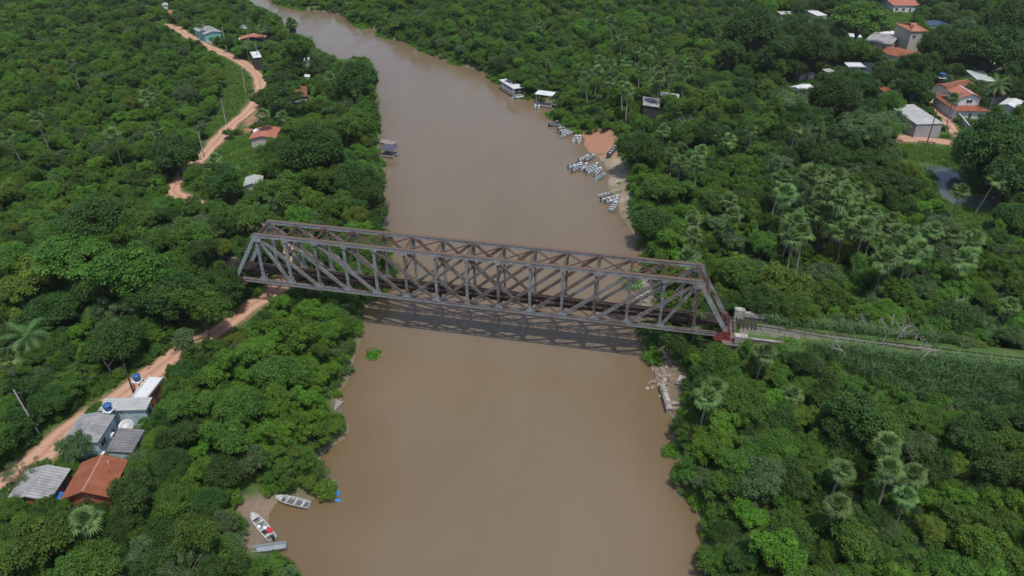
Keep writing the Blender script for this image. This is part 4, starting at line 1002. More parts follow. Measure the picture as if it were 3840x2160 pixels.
house(z5(1455, 790), z5(1455, 765), z5(1510, 765), 'low white shed roof under the white shack', 'sheet_white', 'white_wall', 'shed', 2.2, .3, .2, 'shed', 'shed', win=1)
house(z5(20, 60), z5(20, 35), z5(80, 45), 'pale roof among trees in the far left settlement', 'sheet_pale', 'white_wall', 'gable', 2.8, .6, .3, 'house', 'house', win=1)
# hut on the right bank
house((1617, 270), (1617, 248), (1658, 250), 'weathered riverside hut on stilts with a rusty grey roof', 'sheet', 'dark_wall', 'shed', 3.6, .5, .3, 'hut', 'hut', 'the riverside hut', win=2, front=True)
house((1660, 243), (1662, 234), (1710, 234), 'thin shed roof with solar panels behind the riverside hut', 'sheet_pale', 'dark_wall', 'shed', 3.2, .35, .2, 'shed', 'shed', win=1)

# the village, upper right
z7 = lambda x, y: (1932 + x * .2778, y * .2778)
z8 = lambda x, y: (2173.5 + x * .2130, 120.75 + y * .2130)
house(z8(625, 895), z8(945, 885), z8(770, 668), 'large grey store with a pale sloping metal roof at the red road corner', 'sheet_pale', 'grey_wall', 'shed', 4.4, .4, .2, 'store_building', 'store', 'the grey store', win=1, wz=2, door=False, win_sides=(1,), front=True)
hw_ = house(z8(1075, 745), z8(1490, 750), z8(1420, 560), 'two-storey white house with orange tiled skirt roofs', 'tile', 'white_wall', 'gable', 3.0, 1.6, .6, 'house', 'house', 'the two-storey white house', win=3, hip=.8, front=True)
def upper_storey():
    o = hw_; hl = 4.2
    m = MB()
    for x in (-3.0, 2.85): m.prism([(x, -4.6, 3.1), (x, 3, 3.1), (x, 3, 6.2), (x, -4.6, 6.2)], (.15, 0, 0))
    m.prism([(-2.85, -4.6, 3.1), (2.85, -4.6, 3.1), (2.85, -4.6, 6.2), (0, -4.6, 7.3), (-2.85, -4.6, 6.2)], (0, .15, 0)); m.prism([(-2.85, 2.85, 3.1), (2.85, 2.85, 3.1), (2.85, 2.85, 6.2), (0, 2.85, 7.3), (-2.85, 2.85, 6.2)], (0, .15, 0)); m.build('wall', M['white_wall'], o)
    m = MB(); 
    for s in (-1, 1): m.prism([(s * 3.6, -5.1, 6.0), (s * 3.6, 3.4, 6.0), (0, 3.4, 7.4), (0, -5.1, 7.4)][::-s], (0, 0, .1))
    r = m.build('roof', M['tile_pale'], o); m = MB(); m.tube([(0, -5.1, 7.5), (0, 3.4, 7.5)], .16); m.build('ridge_cap', M['white'], r)
    m = MB(); m.box((0, -4.62, 5.0), (1.7, .06, .9)); f = m.build('window', M['window'], o); m = MB(); m.box((0, -4.67, 5.0), (.08, .06, .95)); m.box((0, -4.66, 4.52), (1.8, .08, .07)); m.build('frame', M['white'], f)
upper_storey()
house(z8(1035, 505), z8(1340, 440), z8(1310, 325), 'broad old orange-brown tiled building behind the two-storey house', 'tile_old', 'white_wall', 'gable', 3.4, 1.2, .5, 'house', 'house', 'the old tiled building', win=2)
house(z8(1355, 390), z8(1570, 395), z8(1570, 290), 'white house with a pale green metal roof behind the coconut palm', 'sheet_green', 'beige_wall', 'shed', 4.0, .6, .3, 'house', 'house', 'the pale green roof', win=2)
house(z8(1450, 560), z8(1545, 590), z8(1580, 480), 'small annex with a low tile roof beside the coconut palm', 'tile_pale', 'white_wall', 'gable', 2.8, .5, .3, 'annex', 'annex', win=1)
house(z8(1790, 720), z8(1900, 640), z8(1830, 505), 'white metal-roofed building at the right edge of the photo', 'sheet_white', 'white_wall', 'gable', 3.6, .7, .3, 'house', 'house', 'the white right-edge roof', win=2)
house(z8(1560, 200), z8(1800, 190), z8(1790, 110), 'grey-blue building half hidden by dead branches near the right edge', 'sheet', 'grey_wall', 'shed', 3.4, .5, .3, 'house', 'house', win=2)
house(z8(1810, 170), z8(1900, 170), z8(1890, 100), 'light metal roof with a porch at the right edge, above the others', 'sheet_green', 'white_wall', 'shed', 3.4, .5, .3, 'house', 'house', win=1)
ht = house(z7(1295, 285), z7(1465, 285), z7(1440, 210), 'tall beige tower-like house with a red hipped tile cap', 'tile_pale', 'beige_wall', 'gable', 8.5, 1.6, .4, 'house', 'house', 'the tall beige house', win=2, wz=6.5, hip=.7, front=True)
house(z7(1140, 50), z7(1400, 50), z7(1400, -35), 'long farmhouse with a red tile roof and blue-white veranda at the top edge', 'tile_pale', 'white_wall', 'gable', 3.2, 1.3, .4, 'house', 'house', 'the red-roofed farmhouse', win=4, front=True)
house(z7(870, 375), z7(1120, 410), z7(1080, 300), 'wide dusty grey roof among trees left of the tall beige house', 'sheet', 'beige_wall', 'gable', 3.0, .7, .4, 'house', 'house', 'the dusty grey roof', win=2)
house(z7(1070, 320), z7(1195, 305), z7(1180, 278), 'white slanted roof just above the dusty grey roof', 'sheet_white', 'white_wall', 'shed', 3.4, .4, .2, 'house', 'house', win=1)
house(z7(740, 340), z7(850, 345), z7(850, 312), 'white gable roof half hidden under a broad bright tree', 'sheet_white', 'white_wall', 'gable', 3.0, .5, .2, 'house', 'house', win=1)
house(z7(985, 462), z7(1210, 525), z7(1215, 435), 'orange tiled roof surrounded by dark trees below the grey roofs', 'tile', 'white_wall', 'gable', 2.9, 1.0, .4, 'house', 'house', 'the orange roof among trees', win=1)
house(z7(745, 635), z7(945, 650), z7(900, 590), 'shed with a glassy panelled roof beside a white-framed stand', 'solar', 'white_wall', 'shed', 3.0, .5, .2, 'shed', 'shed', 'the panelled roof', win=1)
house(z7(735, 610), z7(890, 612), z7(885, 575), 'open stand with a white flat roof behind the panelled shed', 'sheet_white', 'white_wall', 'flat', 3.8, .1, .2, 'open_shed', 'open shed', posts=True)
house(z7(310, 830), z7(430, 800), z7(425, 735), 'bright white roof in the trees nearest the river', 'sheet_white', 'white_wall', 'gable', 3.0, .6, .3, 'house', 'house', 'the bright white roof', win=1)
house(z7(1070, 855), z7(1160, 850), z7(1160, 775), 'small bright orange tiled roof below the dark water tank', 'tile', 'brick_wall', 'shed', 2.6, .5, .2, 'house', 'house', 'the small orange roof', win=1)
house(z7(445, 140), z7(540, 135), z7(540, 80), 'white box roof in the far village left of the bright tree', 'sheet_white', 'white_wall', 'shed', 3.0, .4, .2, 'house', 'house', 'the far white roof', win=1)
house(z7(120, 140), z7(250, 135), z7(250, 100), 'pale grey far roof with a blue tank behind it', 'sheet_pale', 'grey_wall', 'gable', 3.0, .5, .3, 'house', 'house', 'the far grey roof', win=1)
house(z7(290, 670), z7(430, 665), z7(430, 625), 'long grey garden wall building above the bright white roof', 'sheet_dark', 'grey_wall', 'flat', 2.4, .1, .1, 'shed', 'shed', win=1)
house(z7(540, 660), z7(620, 655), z7(620, 625), 'low grey rendered outbuilding left of the panelled shed', 'sheet_pale', 'grey_wall', 'flat', 2.4, .1, .1, 'outbuilding', 'outbuilding', win=1)
house(z7(1460, 232), z7(1660, 228), z7(1660, 190), 'low blue-roofed shed right of the tall beige house', 'boat_navy', 'grey_wall', 'shed', 2.6, .4, .2, 'shed', 'shed', 'the blue-roofed shed', win=1)
tank(2246, 205, 7.0, 2.5, True, 'dark blue water tank with a pale lid above the small orange roof', 1.3, 1.6)
tank(2371, 190, 8.0, 2.5, True, 'navy water tank on tall legs beside the old tiled building', 1.0, 1.2, mark='the navy tank')
tank(1997, 17, 7.5, 2.5, True, 'blue water tank on legs in the far village', 1.0, 1.3)
tank(2566, 217, 6.5, 2.5, True, 'white-lidded tank at the right edge of the village', .9, 1.0)
def fence(pts, h, label, mat='grey_wall', cap='white'):
    w = [at(x, y, 2.5) for x, y in pts]; c = w[0].copy(); c.z = gz(c.x, c.y); o = thing('boundary_wall', label, 'wall', c, mark='the boundary wall')
    m = MB(); q = MB()
    for a, b in zip(w, w[1:]):
        a = a - c; b = b - c; a.z = b.z = 0; m.beam(a + Vector((0, 0, h / 2 - .2)), b + Vector((0, 0, h / 2 - .2)), .16, h); q.beam(a + Vector((0, 0, h + .09 - .2 + .003)), b + Vector((0, 0, h + .09 - .2 + .003)), .24, .08)
    m.build('wall_panel', M[mat], o); q.build('coping', M[cap], o)
fence([(2375, 262), (2405, 300), (2440, 342)], 2.2, 'long grey boundary wall with a white coping beside the grassy track')
def picket():
    a, b = at(515, 103), at(535, 113); c = a.copy(); c.z = gz(a.x, a.y); d = b - a; L = d.length; o = thing('picket_fence', 'white picket fence in front of the teal house', 'fence', c, math.atan2(d.y, d.x))
    n = int(L / .35)
    m = MB()
    for k in range(n): m.box((k * .35, 0, .6), (.14, .03, 1.2))
    m.build('pickets', M['white'], o); m = MB(); m.box((L / 2, .05, .4), (L, .05, .08)); m.box((L / 2, .05, .9), (L, .05, .08)); m.build('fence_rail', M['white'], o)
picket()
# poles and cables
def pole(base, h, label, mat='pole', cross=True, yaw=.3, lean=(0, 0)):
    b = at(*base, 2.5); z = gz(b.x, b.y); o = thing('utility_pole', label, 'utility pole', (b.x, b.y, z), yaw, 'utility poles')
    m = MB(); m.tube([(0, 0, -.3), (lean[0], lean[1], h)], [.17, .11], 8); m.build('pole_shaft', M[mat], o)
    if cross: m = MB(); m.box((lean[0] * .93, lean[1] * .93, h * .93), (1.9, .1, .12)); m.build('crossarm', M['pole_wood'], o)
    return Vector((b.x + lean[0], b.y + lean[1], z + h * .93))
p1 = pole((101, 1096), 8.5, 'leaning utility pole on the verge opposite the pale blue house', lean=(-1.0, .3))
p2 = pole((336, 988), 6.0, 'thin pole at the roadside beside the white-roofed shed', 'pole_wood', False)
p3 = pole((514, 398), 7.5, 'pale pole with meter box beside the lower lawn road')
p4 = pole((569, 312), 8.0, 'pale pole on the grass left of the road, below the meadow')
p5 = pole((619, 237), 8.5, 'pale pole in the bright meadow left of the road bend')
p6 = pole((653, 170), 9.0, 'white pole next to the dark hut')
p7 = pole((570, 127), 9.0, 'white pole at the road below the long tiled house')
pole((2330, 366), 10.0, 'dark wooden pole at the red road in front of the grey store', 'pole_wood')
pole((2390, 310), 9.5, 'pole leaning beside the boundary wall', lean=(.5, 0))
pole((2489, 208), 11.0, 'tall thin pole behind the pale green roof', cross=False)
def cable(a, b, sag, label):
    m = MB(); pts = []
    for k in range(13): t = k / 12; q = a.lerp(b, t); q.z -= sag * 4 * t * (1 - t); pts.append(q - a)
    m.tube(pts, .03, 4); o = m.build('power_cable', M['wire']); o.location = a; tag(o, label, 'cable')
cable(p1, p2, .6, 'power cable from the leaning pole to the thin roadside pole')
g_ = at(18, 1132, 2.5); cable(p1, Vector((g_.x, g_.y, gz(g_.x, g_.y))), .05, 'guy wire from the leaning pole down into the scrub')
cable(p4, p5, .6, 'power cable across the bright meadow')
cable(p3, p4, .6, 'power cable along the road beside the lawn')
# a parked motorbike-sized frame of planks by the red road: a low log barrier
def barrier():
    a, b = at(2308, 361, 2.5), at(2352, 366, 2.5); c = a.copy(); c.z = gz(a.x, a.y); d = b - a; L = d.length
    o = thing('log_barrier', 'low rail of logs on short posts along the red road edge', 'barrier', c, math.atan2(d.y, d.x))
    m = MB(); m.tube([(0, 0, .7), (L, 0, .75)], .13, 7); m.build('rail', M['log'], o)
    for k in range(4): m = MB(); m.tube([(L * (k + .2) / 3.5, 0, -.2), (L * (k + .2) / 3.5, 0, .7)], .12, 7); m.build('post', M['log'], o)
barrier()
c = at(2503, 499, 1.7); m = MB(); m.lathe([(.1, 0), (.5, .1), (.62, .25), (.4, .45), (.1, .5)], (0, 0, 0), 10); o = m.build('buoy', M['white']); o.location = (c.x, c.y, 1.55); tag(o, 'small white float on the dark end of the pond', 'float')
LM.append(('the pond', *at(2390, 470)[:2])); LM.append(('the big dark tree at the ramp', *at(1605, 380)[:2])); LM.append(('the dirt road bend', *at(650, 200)[:2]))
LM.append(('the road under the bridge', *at(640, 770)[:2])); LM.append(('the bright meadow', *at(590, 250)[:2])); LM.append(('the cane field', *at(2350, 960)[:2])); LM.append(('the sandy strip', *at(1580, 490)[:2]))
LM.append(('the muddy landing', *at(640, 1300)[:2])); LM.append(('the left bank below the bridge', *at(870, 930)[:2])); LM.append(('the right bank below the bridge', *at(1700, 1150)[:2]))
# ------------------------------------------------------------------ vegetation
def unit(a): return a / (np.linalg.norm(a, axis=-1, keepdims=True) + 1e-9)
def leaves(rg, pos, nrm, size, aspect=.62):
    """one folded diamond leaf spray per position: two triangles-as-quads hinged on the midrib"""
    n = len(pos); r = unit(rg.normal(size=(n, 3))); u = unit(np.cross(nrm, r)); v = np.cross(nrm, u)
    s = size[:, None]; k = aspect
    a, b = pos - u * s * .5, pos + u * s * .5
    l = pos + v * s * k * .5 - nrm * s * .12; q = pos - v * s * k * .5 - nrm * s * .12
    V = np.stack([a, l, b, q], 1).reshape(-1, 3); F = np.arange(4 * n).reshape(n, 4)
    return V, F
def crown_mesh(name, seed, clumps, leaf, per, jitter=.25, flat=1.0, core=True, up=.85):
    """clumps: rows of (x, y, z, r). Leaves sit through an outer shell of every clump, facing out and up."""
    rg = np.random.default_rng(seed); C = np.asarray(clumps, float); Ps = []; Ns = []; Ss = []; Ts = []
    for x, y, z, r in C:
        n = max(12, int(per * r * r)); d = unit(rg.normal(size=(n, 3))); d[:, 2] = np.where(d[:, 2] < -.35, -d[:, 2], d[:, 2])
        lob = 1 + .18 * np.sin(d[:, 0] * 5 + x * 3) * np.cos(d[:, 1] * 5 + y * 2)
        rad = r * lob * (1.08 - np.abs(rg.normal(0, jitter, n))) * rg.choice([1, 1, 1, .75], n)
        p = d * rad[:, None]; p[:, 2] *= flat; p += (x, y, z)
        nr = unit(d * .8 + np.array([0, 0, up]) + rg.normal(0, .5, (n, 3)))
        Ps.append(p); Ns.append(nr); Ss.append(leaf * rg.uniform(.65, 1.35, n)); ct = rg.uniform(.25, .75); Ts.append(np.clip(rg.normal(ct, .17, n), 0, 1))
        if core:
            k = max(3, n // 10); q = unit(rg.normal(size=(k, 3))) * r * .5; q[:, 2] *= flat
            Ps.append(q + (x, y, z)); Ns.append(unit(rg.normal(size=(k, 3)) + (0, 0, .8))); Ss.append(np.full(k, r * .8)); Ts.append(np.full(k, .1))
    P_, N_, S_, T_ = map(np.concatenate, (Ps, Ns, Ss, Ts))
    V, F = leaves(rg, P_, N_, S_)
    return V, F, np.repeat(T_, 4)
def trunk_mb(seed, h, r, tips):
    rg = random.Random(seed); m = MB(); fork = h * .42
    m.tube([(0, 0, -.4), (rg.uniform(-.08, .08), rg.uniform(-.08, .08), fork * .5), (rg.uniform(-.15, .15), rg.uniform(-.15, .15), fork)], [r * 1.35, r, r * .85], 7)
    for x, y, z in tips:
        m.tube([(0, 0, fork * rg.uniform(.7, 1)), (x * .45, y * .45, fork + (z - fork) * .62), (x, y, z)], [r * .6, r * .38, r * .1], 5)
    return m
# crown shapes, all built with a spread radius of 3.5 m
def shape_dome(rg, n=30, R0=3.5, zc=4.2, hz=2.6, low=-.35):
    C = []
    for i in range(n):
        t = (i + .5) / n; zz = 1 - (1 - low) * t; a = i * 2.39996 + rg.uniform(-.3, .3); q = math.sqrt(max(0, 1 - zz * zz)); k = rg.uniform(.66, .86)
        C.append((R0 * k * q * math.cos(a), R0 * k * q * math.sin(a), zc + hz * k * zz, rg.uniform(.85, 1.3)))
    C.append((0, 0, zc + .3, 1.9)); C.append((.9, -.4, zc, 1.6)); C.append((-.8, .7, zc, 1.6)); return C
def shape_spread(rg, n=34):
    C = []
    for i in range(n):
        a = i * 2.39996; q = 3.2 * math.sqrt((i + .5) / n); C.append((q * math.cos(a) + rg.uniform(-.3, .3), q * math.sin(a) + rg.uniform(-.3, .3), 4.9 - .10 * q * q + rg.uniform(-.35, .35), rg.uniform(.6, 1.0)))
    return C
def shape_lobed(rg, lobes=5, n=9):
    C = []
    for k in range(lobes):
        a = k * 6.283 / lobes + rg.uniform(-.5, .5); q = rg.uniform(1.0, 2.1) if k else .3; cx, cy, cz, r = q * math.cos(a), q * math.sin(a), rg.uniform(3.0, 5.2), rg.uniform(1.2, 1.8)
        for i in range(n):
            zz = 1 - 1.3 * (i + .5) / n; b = i * 2.4 + k; s = math.sqrt(max(0, 1 - zz * zz)); C.append((cx + r * .75 * s * math.cos(b), cy + r * .75 * s * math.sin(b), cz + r * .85 * zz, rg.uniform(.5, .85)))
    return C
def shape_airy(rg, n=30):
    C = []
    for i in range(n):
        a = rg.uniform(0, 6.283); q = 3.3 * math.sqrt(rg.random()); C.append((q * math.cos(a), q * math.sin(a), 4.4 + rg.uniform(-1.7, 1.5) - .09 * q * q, rg.uniform(.45, .8)))
    return C
def shape_draped(rg):
    C = shape_lobed(rg, 4, 8)
    for i in range(16): a = i * .393 + rg.uniform(-.1, .1); q = rg.uniform(2.3, 3.2); C.append((q * math.cos(a), q * math.sin(a), rg.uniform(.8, 2.6), rg.uniform(.6, .95)))
    return C
def shape_tall(rg):
    C = []
    for i in range(30): zz = i / 29; a = i * 2.4; q = rg.uniform(.6, 2.1) * math.sin(.35 + 2.5 * zz) ; C.append((q * math.cos(a), q * math.sin(a), 1.8 + 5.2 * zz, rg.uniform(.6, 1.0)))
    return C
SH = []                                                       # (name, crown mesh, trunk mesh, crown mid height, half height)
KEEP = bpy.data.collections.new('plant stock')                # stock plants; only copies of them are linked to the scene
def stock(name, V, F, T, mat):
    o = np_mesh(name, V, F, mat, T); o.material_slots[0].link = 'OBJECT'; o.material_slots[0].material = mat; return o
for k, (nm, C, leaf, per, kw) in enumerate((
        ('dome', shape_dome(random.Random(1)), .21, 290, {}), ('dome', shape_dome(random.Random(2), 26, 3.5, 4.0, 2.3, -.45), .22, 270, {}),
        ('lobed', shape_lobed(random.Random(3)), .21, 290, {}), ('lobed', shape_lobed(random.Random(4), 6, 8), .20, 300, {}),
        ('spread', shape_spread(random.Random(5)), .20, 310, dict(flat=.55)), ('airy', shape_airy(random.Random(6)), .19, 300, dict(core=False, flat=.75)),
        ('draped', shape_draped(random.Random(7)), .22, 240, {}), ('tall', shape_tall(random.Random(8)), .21, 270, {}), ('lobed', shape_lobed(random.Random(9), 7, 7), .22, 250, {}))):
    V, F, T = crown_mesh(nm, 100 + k, C, leaf, per, **kw)
    c_ = stock('crown', V, F, T, M['leaf_mid'])
    tips = [c[:3] for c in C[::max(1, len(C) // 8)]]
    tm = trunk_mb(k, 4.2 if nm != 'spread' else 5, .17, tips); t_ = tm.build('trunk', M['bark']); COL.objects.unlink(t_)
    zs = V[:, 2]; SH.append((nm, c_, t_, float((zs.max() + zs.min()) / 2), float((zs.max() - zs.min()) / 2)))

def fan_palm_meshes(seed, n=30, fr=.78, green=True, h=7.0):
    """head of stiff pleated fans on long stalks, and a hanging skirt of dead fans"""
    rg = np.random.default_rng(seed); V = []; F = []; T = []
    def fan(base, d, r, droop, t):
        """a fan of narrow fingers, each a blade of its own from the hub, tips bending down"""
        d = d / np.linalg.norm(d); side = np.cross(d, (0, 0, 1.0)); side /= np.linalg.norm(side) + 1e-9; nrm = np.cross(side, d); k = 13
        for i in range(k):
            a = math.radians(-112 + 224 * i / (k - 1)) + rg.normal(0, .04); rr = r * (1 - .10 * abs(a)) * rg.uniform(.85, 1.08); e = d * math.cos(a) + side * math.sin(a); f = -d * math.sin(a) + side * math.cos(a); w = r * .085
            m_ = base + e * rr * .55 + nrm * r * .04 * (1 if i % 2 else -1); tip = base + e * rr - np.array([0, 0, droop * r * rg.uniform(.6, 1.5)]); o = len(V); tt = float(np.clip(t + rg.normal(0, .15), 0, 1))
            V.extend([tuple(base), tuple(m_ - f * w), tuple(tip), tuple(m_ + f * w)]); T.extend([tt] * 4); F.append((o, o + 1, o + 2, o + 3))
    def stalk(a, b, w=.025):
        o = len(V); s = np.cross(b - a, (0, 0, 1.0)); s = s / (np.linalg.norm(s) + 1e-9) * w
        for p in (a - s, a + s, b + s * .5, b - s * .5): V.append(tuple(p)); T.append(.4)
        F.append((o, o + 1, o + 2, o + 3))
    top = np.array([0, 0, h])
    for i in range(n):
        t = (i + .5) / n; el = math.radians(84 - 122 * t) + rg.normal(0, .15); az = i * 2.39996 + rg.normal(0, .25); L = rg.uniform(.7, 1.15)
        d = np.array([math.cos(az) * math.cos(el), math.sin(az) * math.cos(el), math.sin(el)]); b = top + d * L; stalk(top, b)
        fan(b, d + np.array([0, 0, -.1]) + rg.normal(0, .16, 3), fr * rg.uniform(.75, 1.15), .15 + .3 * t, rg.uniform(.3, .9))
    live = len(V), len(F)
    A = (np.array(V), np.array(F), np.array(T)); V = []; F = []; T = []
    for i in range(9):
        az = i * .7 + rg.normal(0, .2); d = np.array([math.cos(az) * .5, math.sin(az) * .5, -.9]); b = top + d * rg.uniform(.5, .9); fan(b, d, fr * .75, .05, rg.uniform(.2, .9))
    return A, (np.array(V), np.array(F), np.array(T))
PALMS = []
for k in range(4):
    h_ = (6.2, 7.5, 8.6, 5.2)[k]; A, D = fan_palm_meshes(40 + k, 38 + 4 * (k % 3), .92, True, h_)
    hd = stock('fan_crown', *A, M['palm']); sk = stock('dead_fans', *D, M['palm_dead']); m = MB(); bx, by = rnd.uniform(-.3, .3), rnd.uniform(-.3, .3)
    m.tube([(bx, by, -.4), (bx * .4, by * .4, h_ * .4), (0, 0, h_ * .8), (0, 0, h_ + .1)], [.17, .13, .11, .12], 7); tr = m.build('trunk', M['palm_bark']); COL.objects.unlink(tr)
    PALMS.append((h_, hd, sk, tr))
def feather_palm_meshes(seed, n=20, L=2.9, h=7.0):
    rg = np.random.default_rng(seed); V = []; F = []; T = []
    for i in range(n):
        t = (i + .5) / n; el = math.radians(75 - 85 * t); az = i * 2.39996; prev = np.array([0, 0, h]); d = np.array([math.cos(az) * math.cos(el), math.sin(az) * math.cos(el), math.sin(el)])
        for s in range(11):
            d = d + np.array([0, 0, -.13]); d /= np.linalg.norm(d); nx = prev + d * L / 11; side = np.cross(d, (0, 0, 1.0)); side /= np.linalg.norm(side)
            ll = .75 * math.sin(math.pi * (s + 1.2) / 12.5)
            for sg in (-1, 1):
                for q in (0, .5):
                    o = len(V); b0 = prev + (nx - prev) * q; tip = b0 + side * sg * ll + d * .25 - np.array([0, 0, .28 * ll])
                    V += [tuple(b0 - d * .045), tuple(b0 + d * .06), tuple(tip)]; T += [.4, .5, rg.uniform(.3, .9)]; F.append((o, o + 1, o + 2))
            o = len(V); V += [tuple(prev + side * .03), tuple(prev - side * .03), tuple(nx)]; T += [.6] * 3; F.append((o, o + 1, o + 2)); prev = nx
    return np.array(V), np.array(F), np.array(T)
FE = []
for k, (h_, L) in enumerate(((7.5, 3.2), (3.2, 3.4))):
    c_ = stock('frond_crown', *feather_palm_meshes(60 + k, 22, L, h_), M['palm']); m = MB(); m.tube([(.2, 0, -.4), (.1, 0, h_ * .5), (0, 0, h_)], [.22, .16, .15], 7); t_ = m.build('trunk', M['palm_bark']); COL.objects.unlink(t_); FE.append((h_, c_, t_))
def bush_mesh(seed, R0=1.6, h=1.6, n=15, leaf=.18, per=290):
    rg = random.Random(seed); C = []
    for i in range(n): a = i * 2.4; q = R0 * .8 * math.sqrt((i + .5) / n); C.append((q * math.cos(a), q * math.sin(a), max(.25, h * .62 * (1 - (q / R0) ** 2) + rg.uniform(0, .3)), rg.uniform(.45, .75)))
    return crown_mesh('bush', seed, C, leaf, per)
BUSH = [stock('bush', *bush_mesh(s, 1.7, hh, 15), M['leaf_bright']) for s, hh in ((70, 1.5), (71, 2.0), (72, 1.1))]
def blades_mesh(seed, n, h, w, spread, lean=.35):
    rg = np.random.default_rng(seed); b = np.concatenate([rg.normal(0, spread, (n, 2)), np.zeros((n, 1))], 1); az = rg.uniform(0, 6.283, n); hh = h * rg.uniform(.5, 1.2, n)
    d = np.stack([np.cos(az), np.sin(az), np.zeros(n)], -1); s = np.stack([-np.sin(az), np.cos(az), np.zeros(n)], -1) * w; ln = lean * rg.uniform(.3, 1.4, n)
    mid = b + d * (hh * ln * .35)[:, None] + np.array([0, 0, 1]) * (hh * .62)[:, None]; tip = b + d * (hh * ln)[:, None] + np.array([0, 0, 1]) * (hh * .92)[:, None]
    V = np.stack([b - s, b + s, mid + s * .8, mid - s * .8, mid - s * .8, mid + s * .8, tip + s * .15, tip - s * .15], 1).reshape(-1, 3)
    return V, np.arange(8 * n).reshape(2 * n, 4), np.repeat(rg.uniform(0, 1, n), 8)
CANES = [stock('cane', *blades_mesh(80 + k, 75, 1.35, .055, .55, .95), M['cane']) for k in range(2)]
TUFTS = [stock('tuft', *blades_mesh(85 + k, 40, .45, .03, .45, .6), M['grass']) for k in range(2)]
def pads_mesh(seed):
    rg = np.random.default_rng(seed); n = 45; p = np.concatenate([rg.normal(0, .5, (n, 2)), rg.uniform(.03, .28, (n, 1))], 1)
    V, F = leaves(rg, p, unit(rg.normal(0, .35, (n, 3)) + (0, 0, 1)), rg.uniform(.2, .38, n), .9); return V, F, np.repeat(rg.uniform(0, 1, n), 4)
PADS = [stock('pads', *pads_mesh(90 + k), M['hyacinth']) for k in range(2)]

# what must stay visible: raster of the survey outlines (1 ground and water, 2 house, 3 bridge for plants in front of it)
GS = 4; gw, gh = 2576 // GS + 40, 1449 // GS + 60; GX0, GY0 = -20 * GS, -20 * GS
gx_, gy_ = np.meshgrid(np.arange(gw) * GS + GX0 + GS / 2, np.arange(gh) * GS + GY0 + GS / 2); GP = np.stack([gx_.ravel(), gy_.ravel()], -1)
def raster(polys):
    r = np.zeros(len(GP), bool)
    for p in polys:
        p = np.asarray(p, float); b = (GP >= p.min(0)).all(1) & (GP <= p.max(0)).all(1); r[b] |= in_poly(GP[b], p)
    return r.reshape(gh, gw)
BOAT_SEEN = [[(690, 1245), (740, 1246), (785, 1262), (778, 1276), (720, 1268)], [(614, 1386), (720, 1356), (722, 1378), (690, 1385), (640, 1396)], [(820, 998), (858, 998), (858, 1036), (820, 1034)], [(300, 1052), (348, 1052), (352, 1112), (300, 1112)]]
K_WATER, K_OPEN, K_LOW, K_SCRUB = raster([SEEN_WATER]), raster(SEEN_ROADS + YARD + [BEACH_RED, SAND, QUAY_MUD, LEFT_MUD, UNDER_R, POND, RAIL_STRIP] + GRASS + BOAT_SEEN), raster([CANE, CANE2]), raster([SCRUB])
K_BRIDGE = raster([BRIDGE_SEEN]); K_HOUSE = np.full((gh, gw), 0.0)
for px, dist in HOUSE_SEEN:
    q = px[np.lexsort((px[:, 1], px[:, 0]))]                  # convex hull of the roof corners
    def half(pts):
        o = []
        for p in pts:
            while len(o) > 1 and (o[-1][0] - o[-2][0]) * (p[1] - o[-2][1]) - (o[-1][1] - o[-2][1]) * (p[0] - o[-2][0]) <= 0: o.pop()
            o.append(p)
        return o
    hull = half(list(q))[:-1] + half(list(q[::-1]))[:-1]
    if len(hull) > 2: K_HOUSE = np.where(raster([hull]), np.maximum(K_HOUSE, dist), K_HOUSE)
def look(mask, u, v):
    i = np.clip(((v - GY0) // GS).astype(int), 0, gh - 1); j = np.clip(((u - GX0) // GS).astype(int), 0, gw - 1); return mask[i, j]
def clear(x, y, zc, r, hz, tol=.78, low=True):
    """does a plant of radius r leave the surveyed open things in sight?"""
    px, dist, _ = seen(np.array([[x, y, zc]])); u, v = px[0]; k = _f / dist[0]; rr = r * k * tol; rv = max(hz, r * .6) * k * tol * .85
    a = np.linspace(0, 6.283, 13)[:-1]; U = np.concatenate([[u], u + rr * np.cos(a), u + rr * .5 * np.cos(a)]); Vv = np.concatenate([[v], v + rv * np.sin(a), v + rv * .5 * np.sin(a)])
    if look(K_WATER, U, Vv).any() or look(K_OPEN, U, Vv).any(): return False
    if low and (look(K_LOW, U, Vv).any() or look(K_SCRUB, U, Vv).sum() > 6): return False
    hd = look(K_HOUSE, U, Vv)
    if ((hd > 0) & (hd > dist[0] - 1.0)).any(): return False
    if y < 3 and look(K_BRIDGE, U, Vv).any(): return False
    return True
def on_free_ground(x, y, r, dry=.6, deck=True):
    Pq = np.array([[x, y]]); d = float(seg_dist(Pq, RIVER)[0]); inside = bool(in_poly(Pq, RIVER)[0])
    if inside or d < dry: return False
    for ln, w in ROADS:
        if seg_dist(Pq, ln, False)[0] < w + .3: return False
    for hx, hy, hl, hw, yaw in HOUSES:
        dx, dy = x - hx, y - hy; c, s = math.cos(yaw), math.sin(yaw)
        if abs(dx * c + dy * s) < hl + .5 and abs(-dx * s + dy * c) < hw + .5: return False
    if deck and -9 < y - 2.6 < 8 and 0 < x < 87 and abs(y - 2.6) < 3.6: return False
    if x >= 87 and abs(y - 2.2) < 5.2: return False
    if bool(in_poly(Pq, POND_W)[0]): return False
    return True

ROOM = []                                                     # planted: (x, y, r)
CELL = {}
def crowded(x, y, r, f=.62):
    i, j = int(x // 8), int(y // 8)
    for a in range(i - 2, i + 3):
        for b in range(j - 2, j + 3):
            for q in CELL.get((a, b), ()):
                if (q[0] - x) ** 2 + (q[1] - y) ** 2 < (f * (q[2] + r)) ** 2: return True
    return False
def claim(x, y, r): CELL.setdefault((int(x // 8), int(y // 8)), []).append((x, y, r))

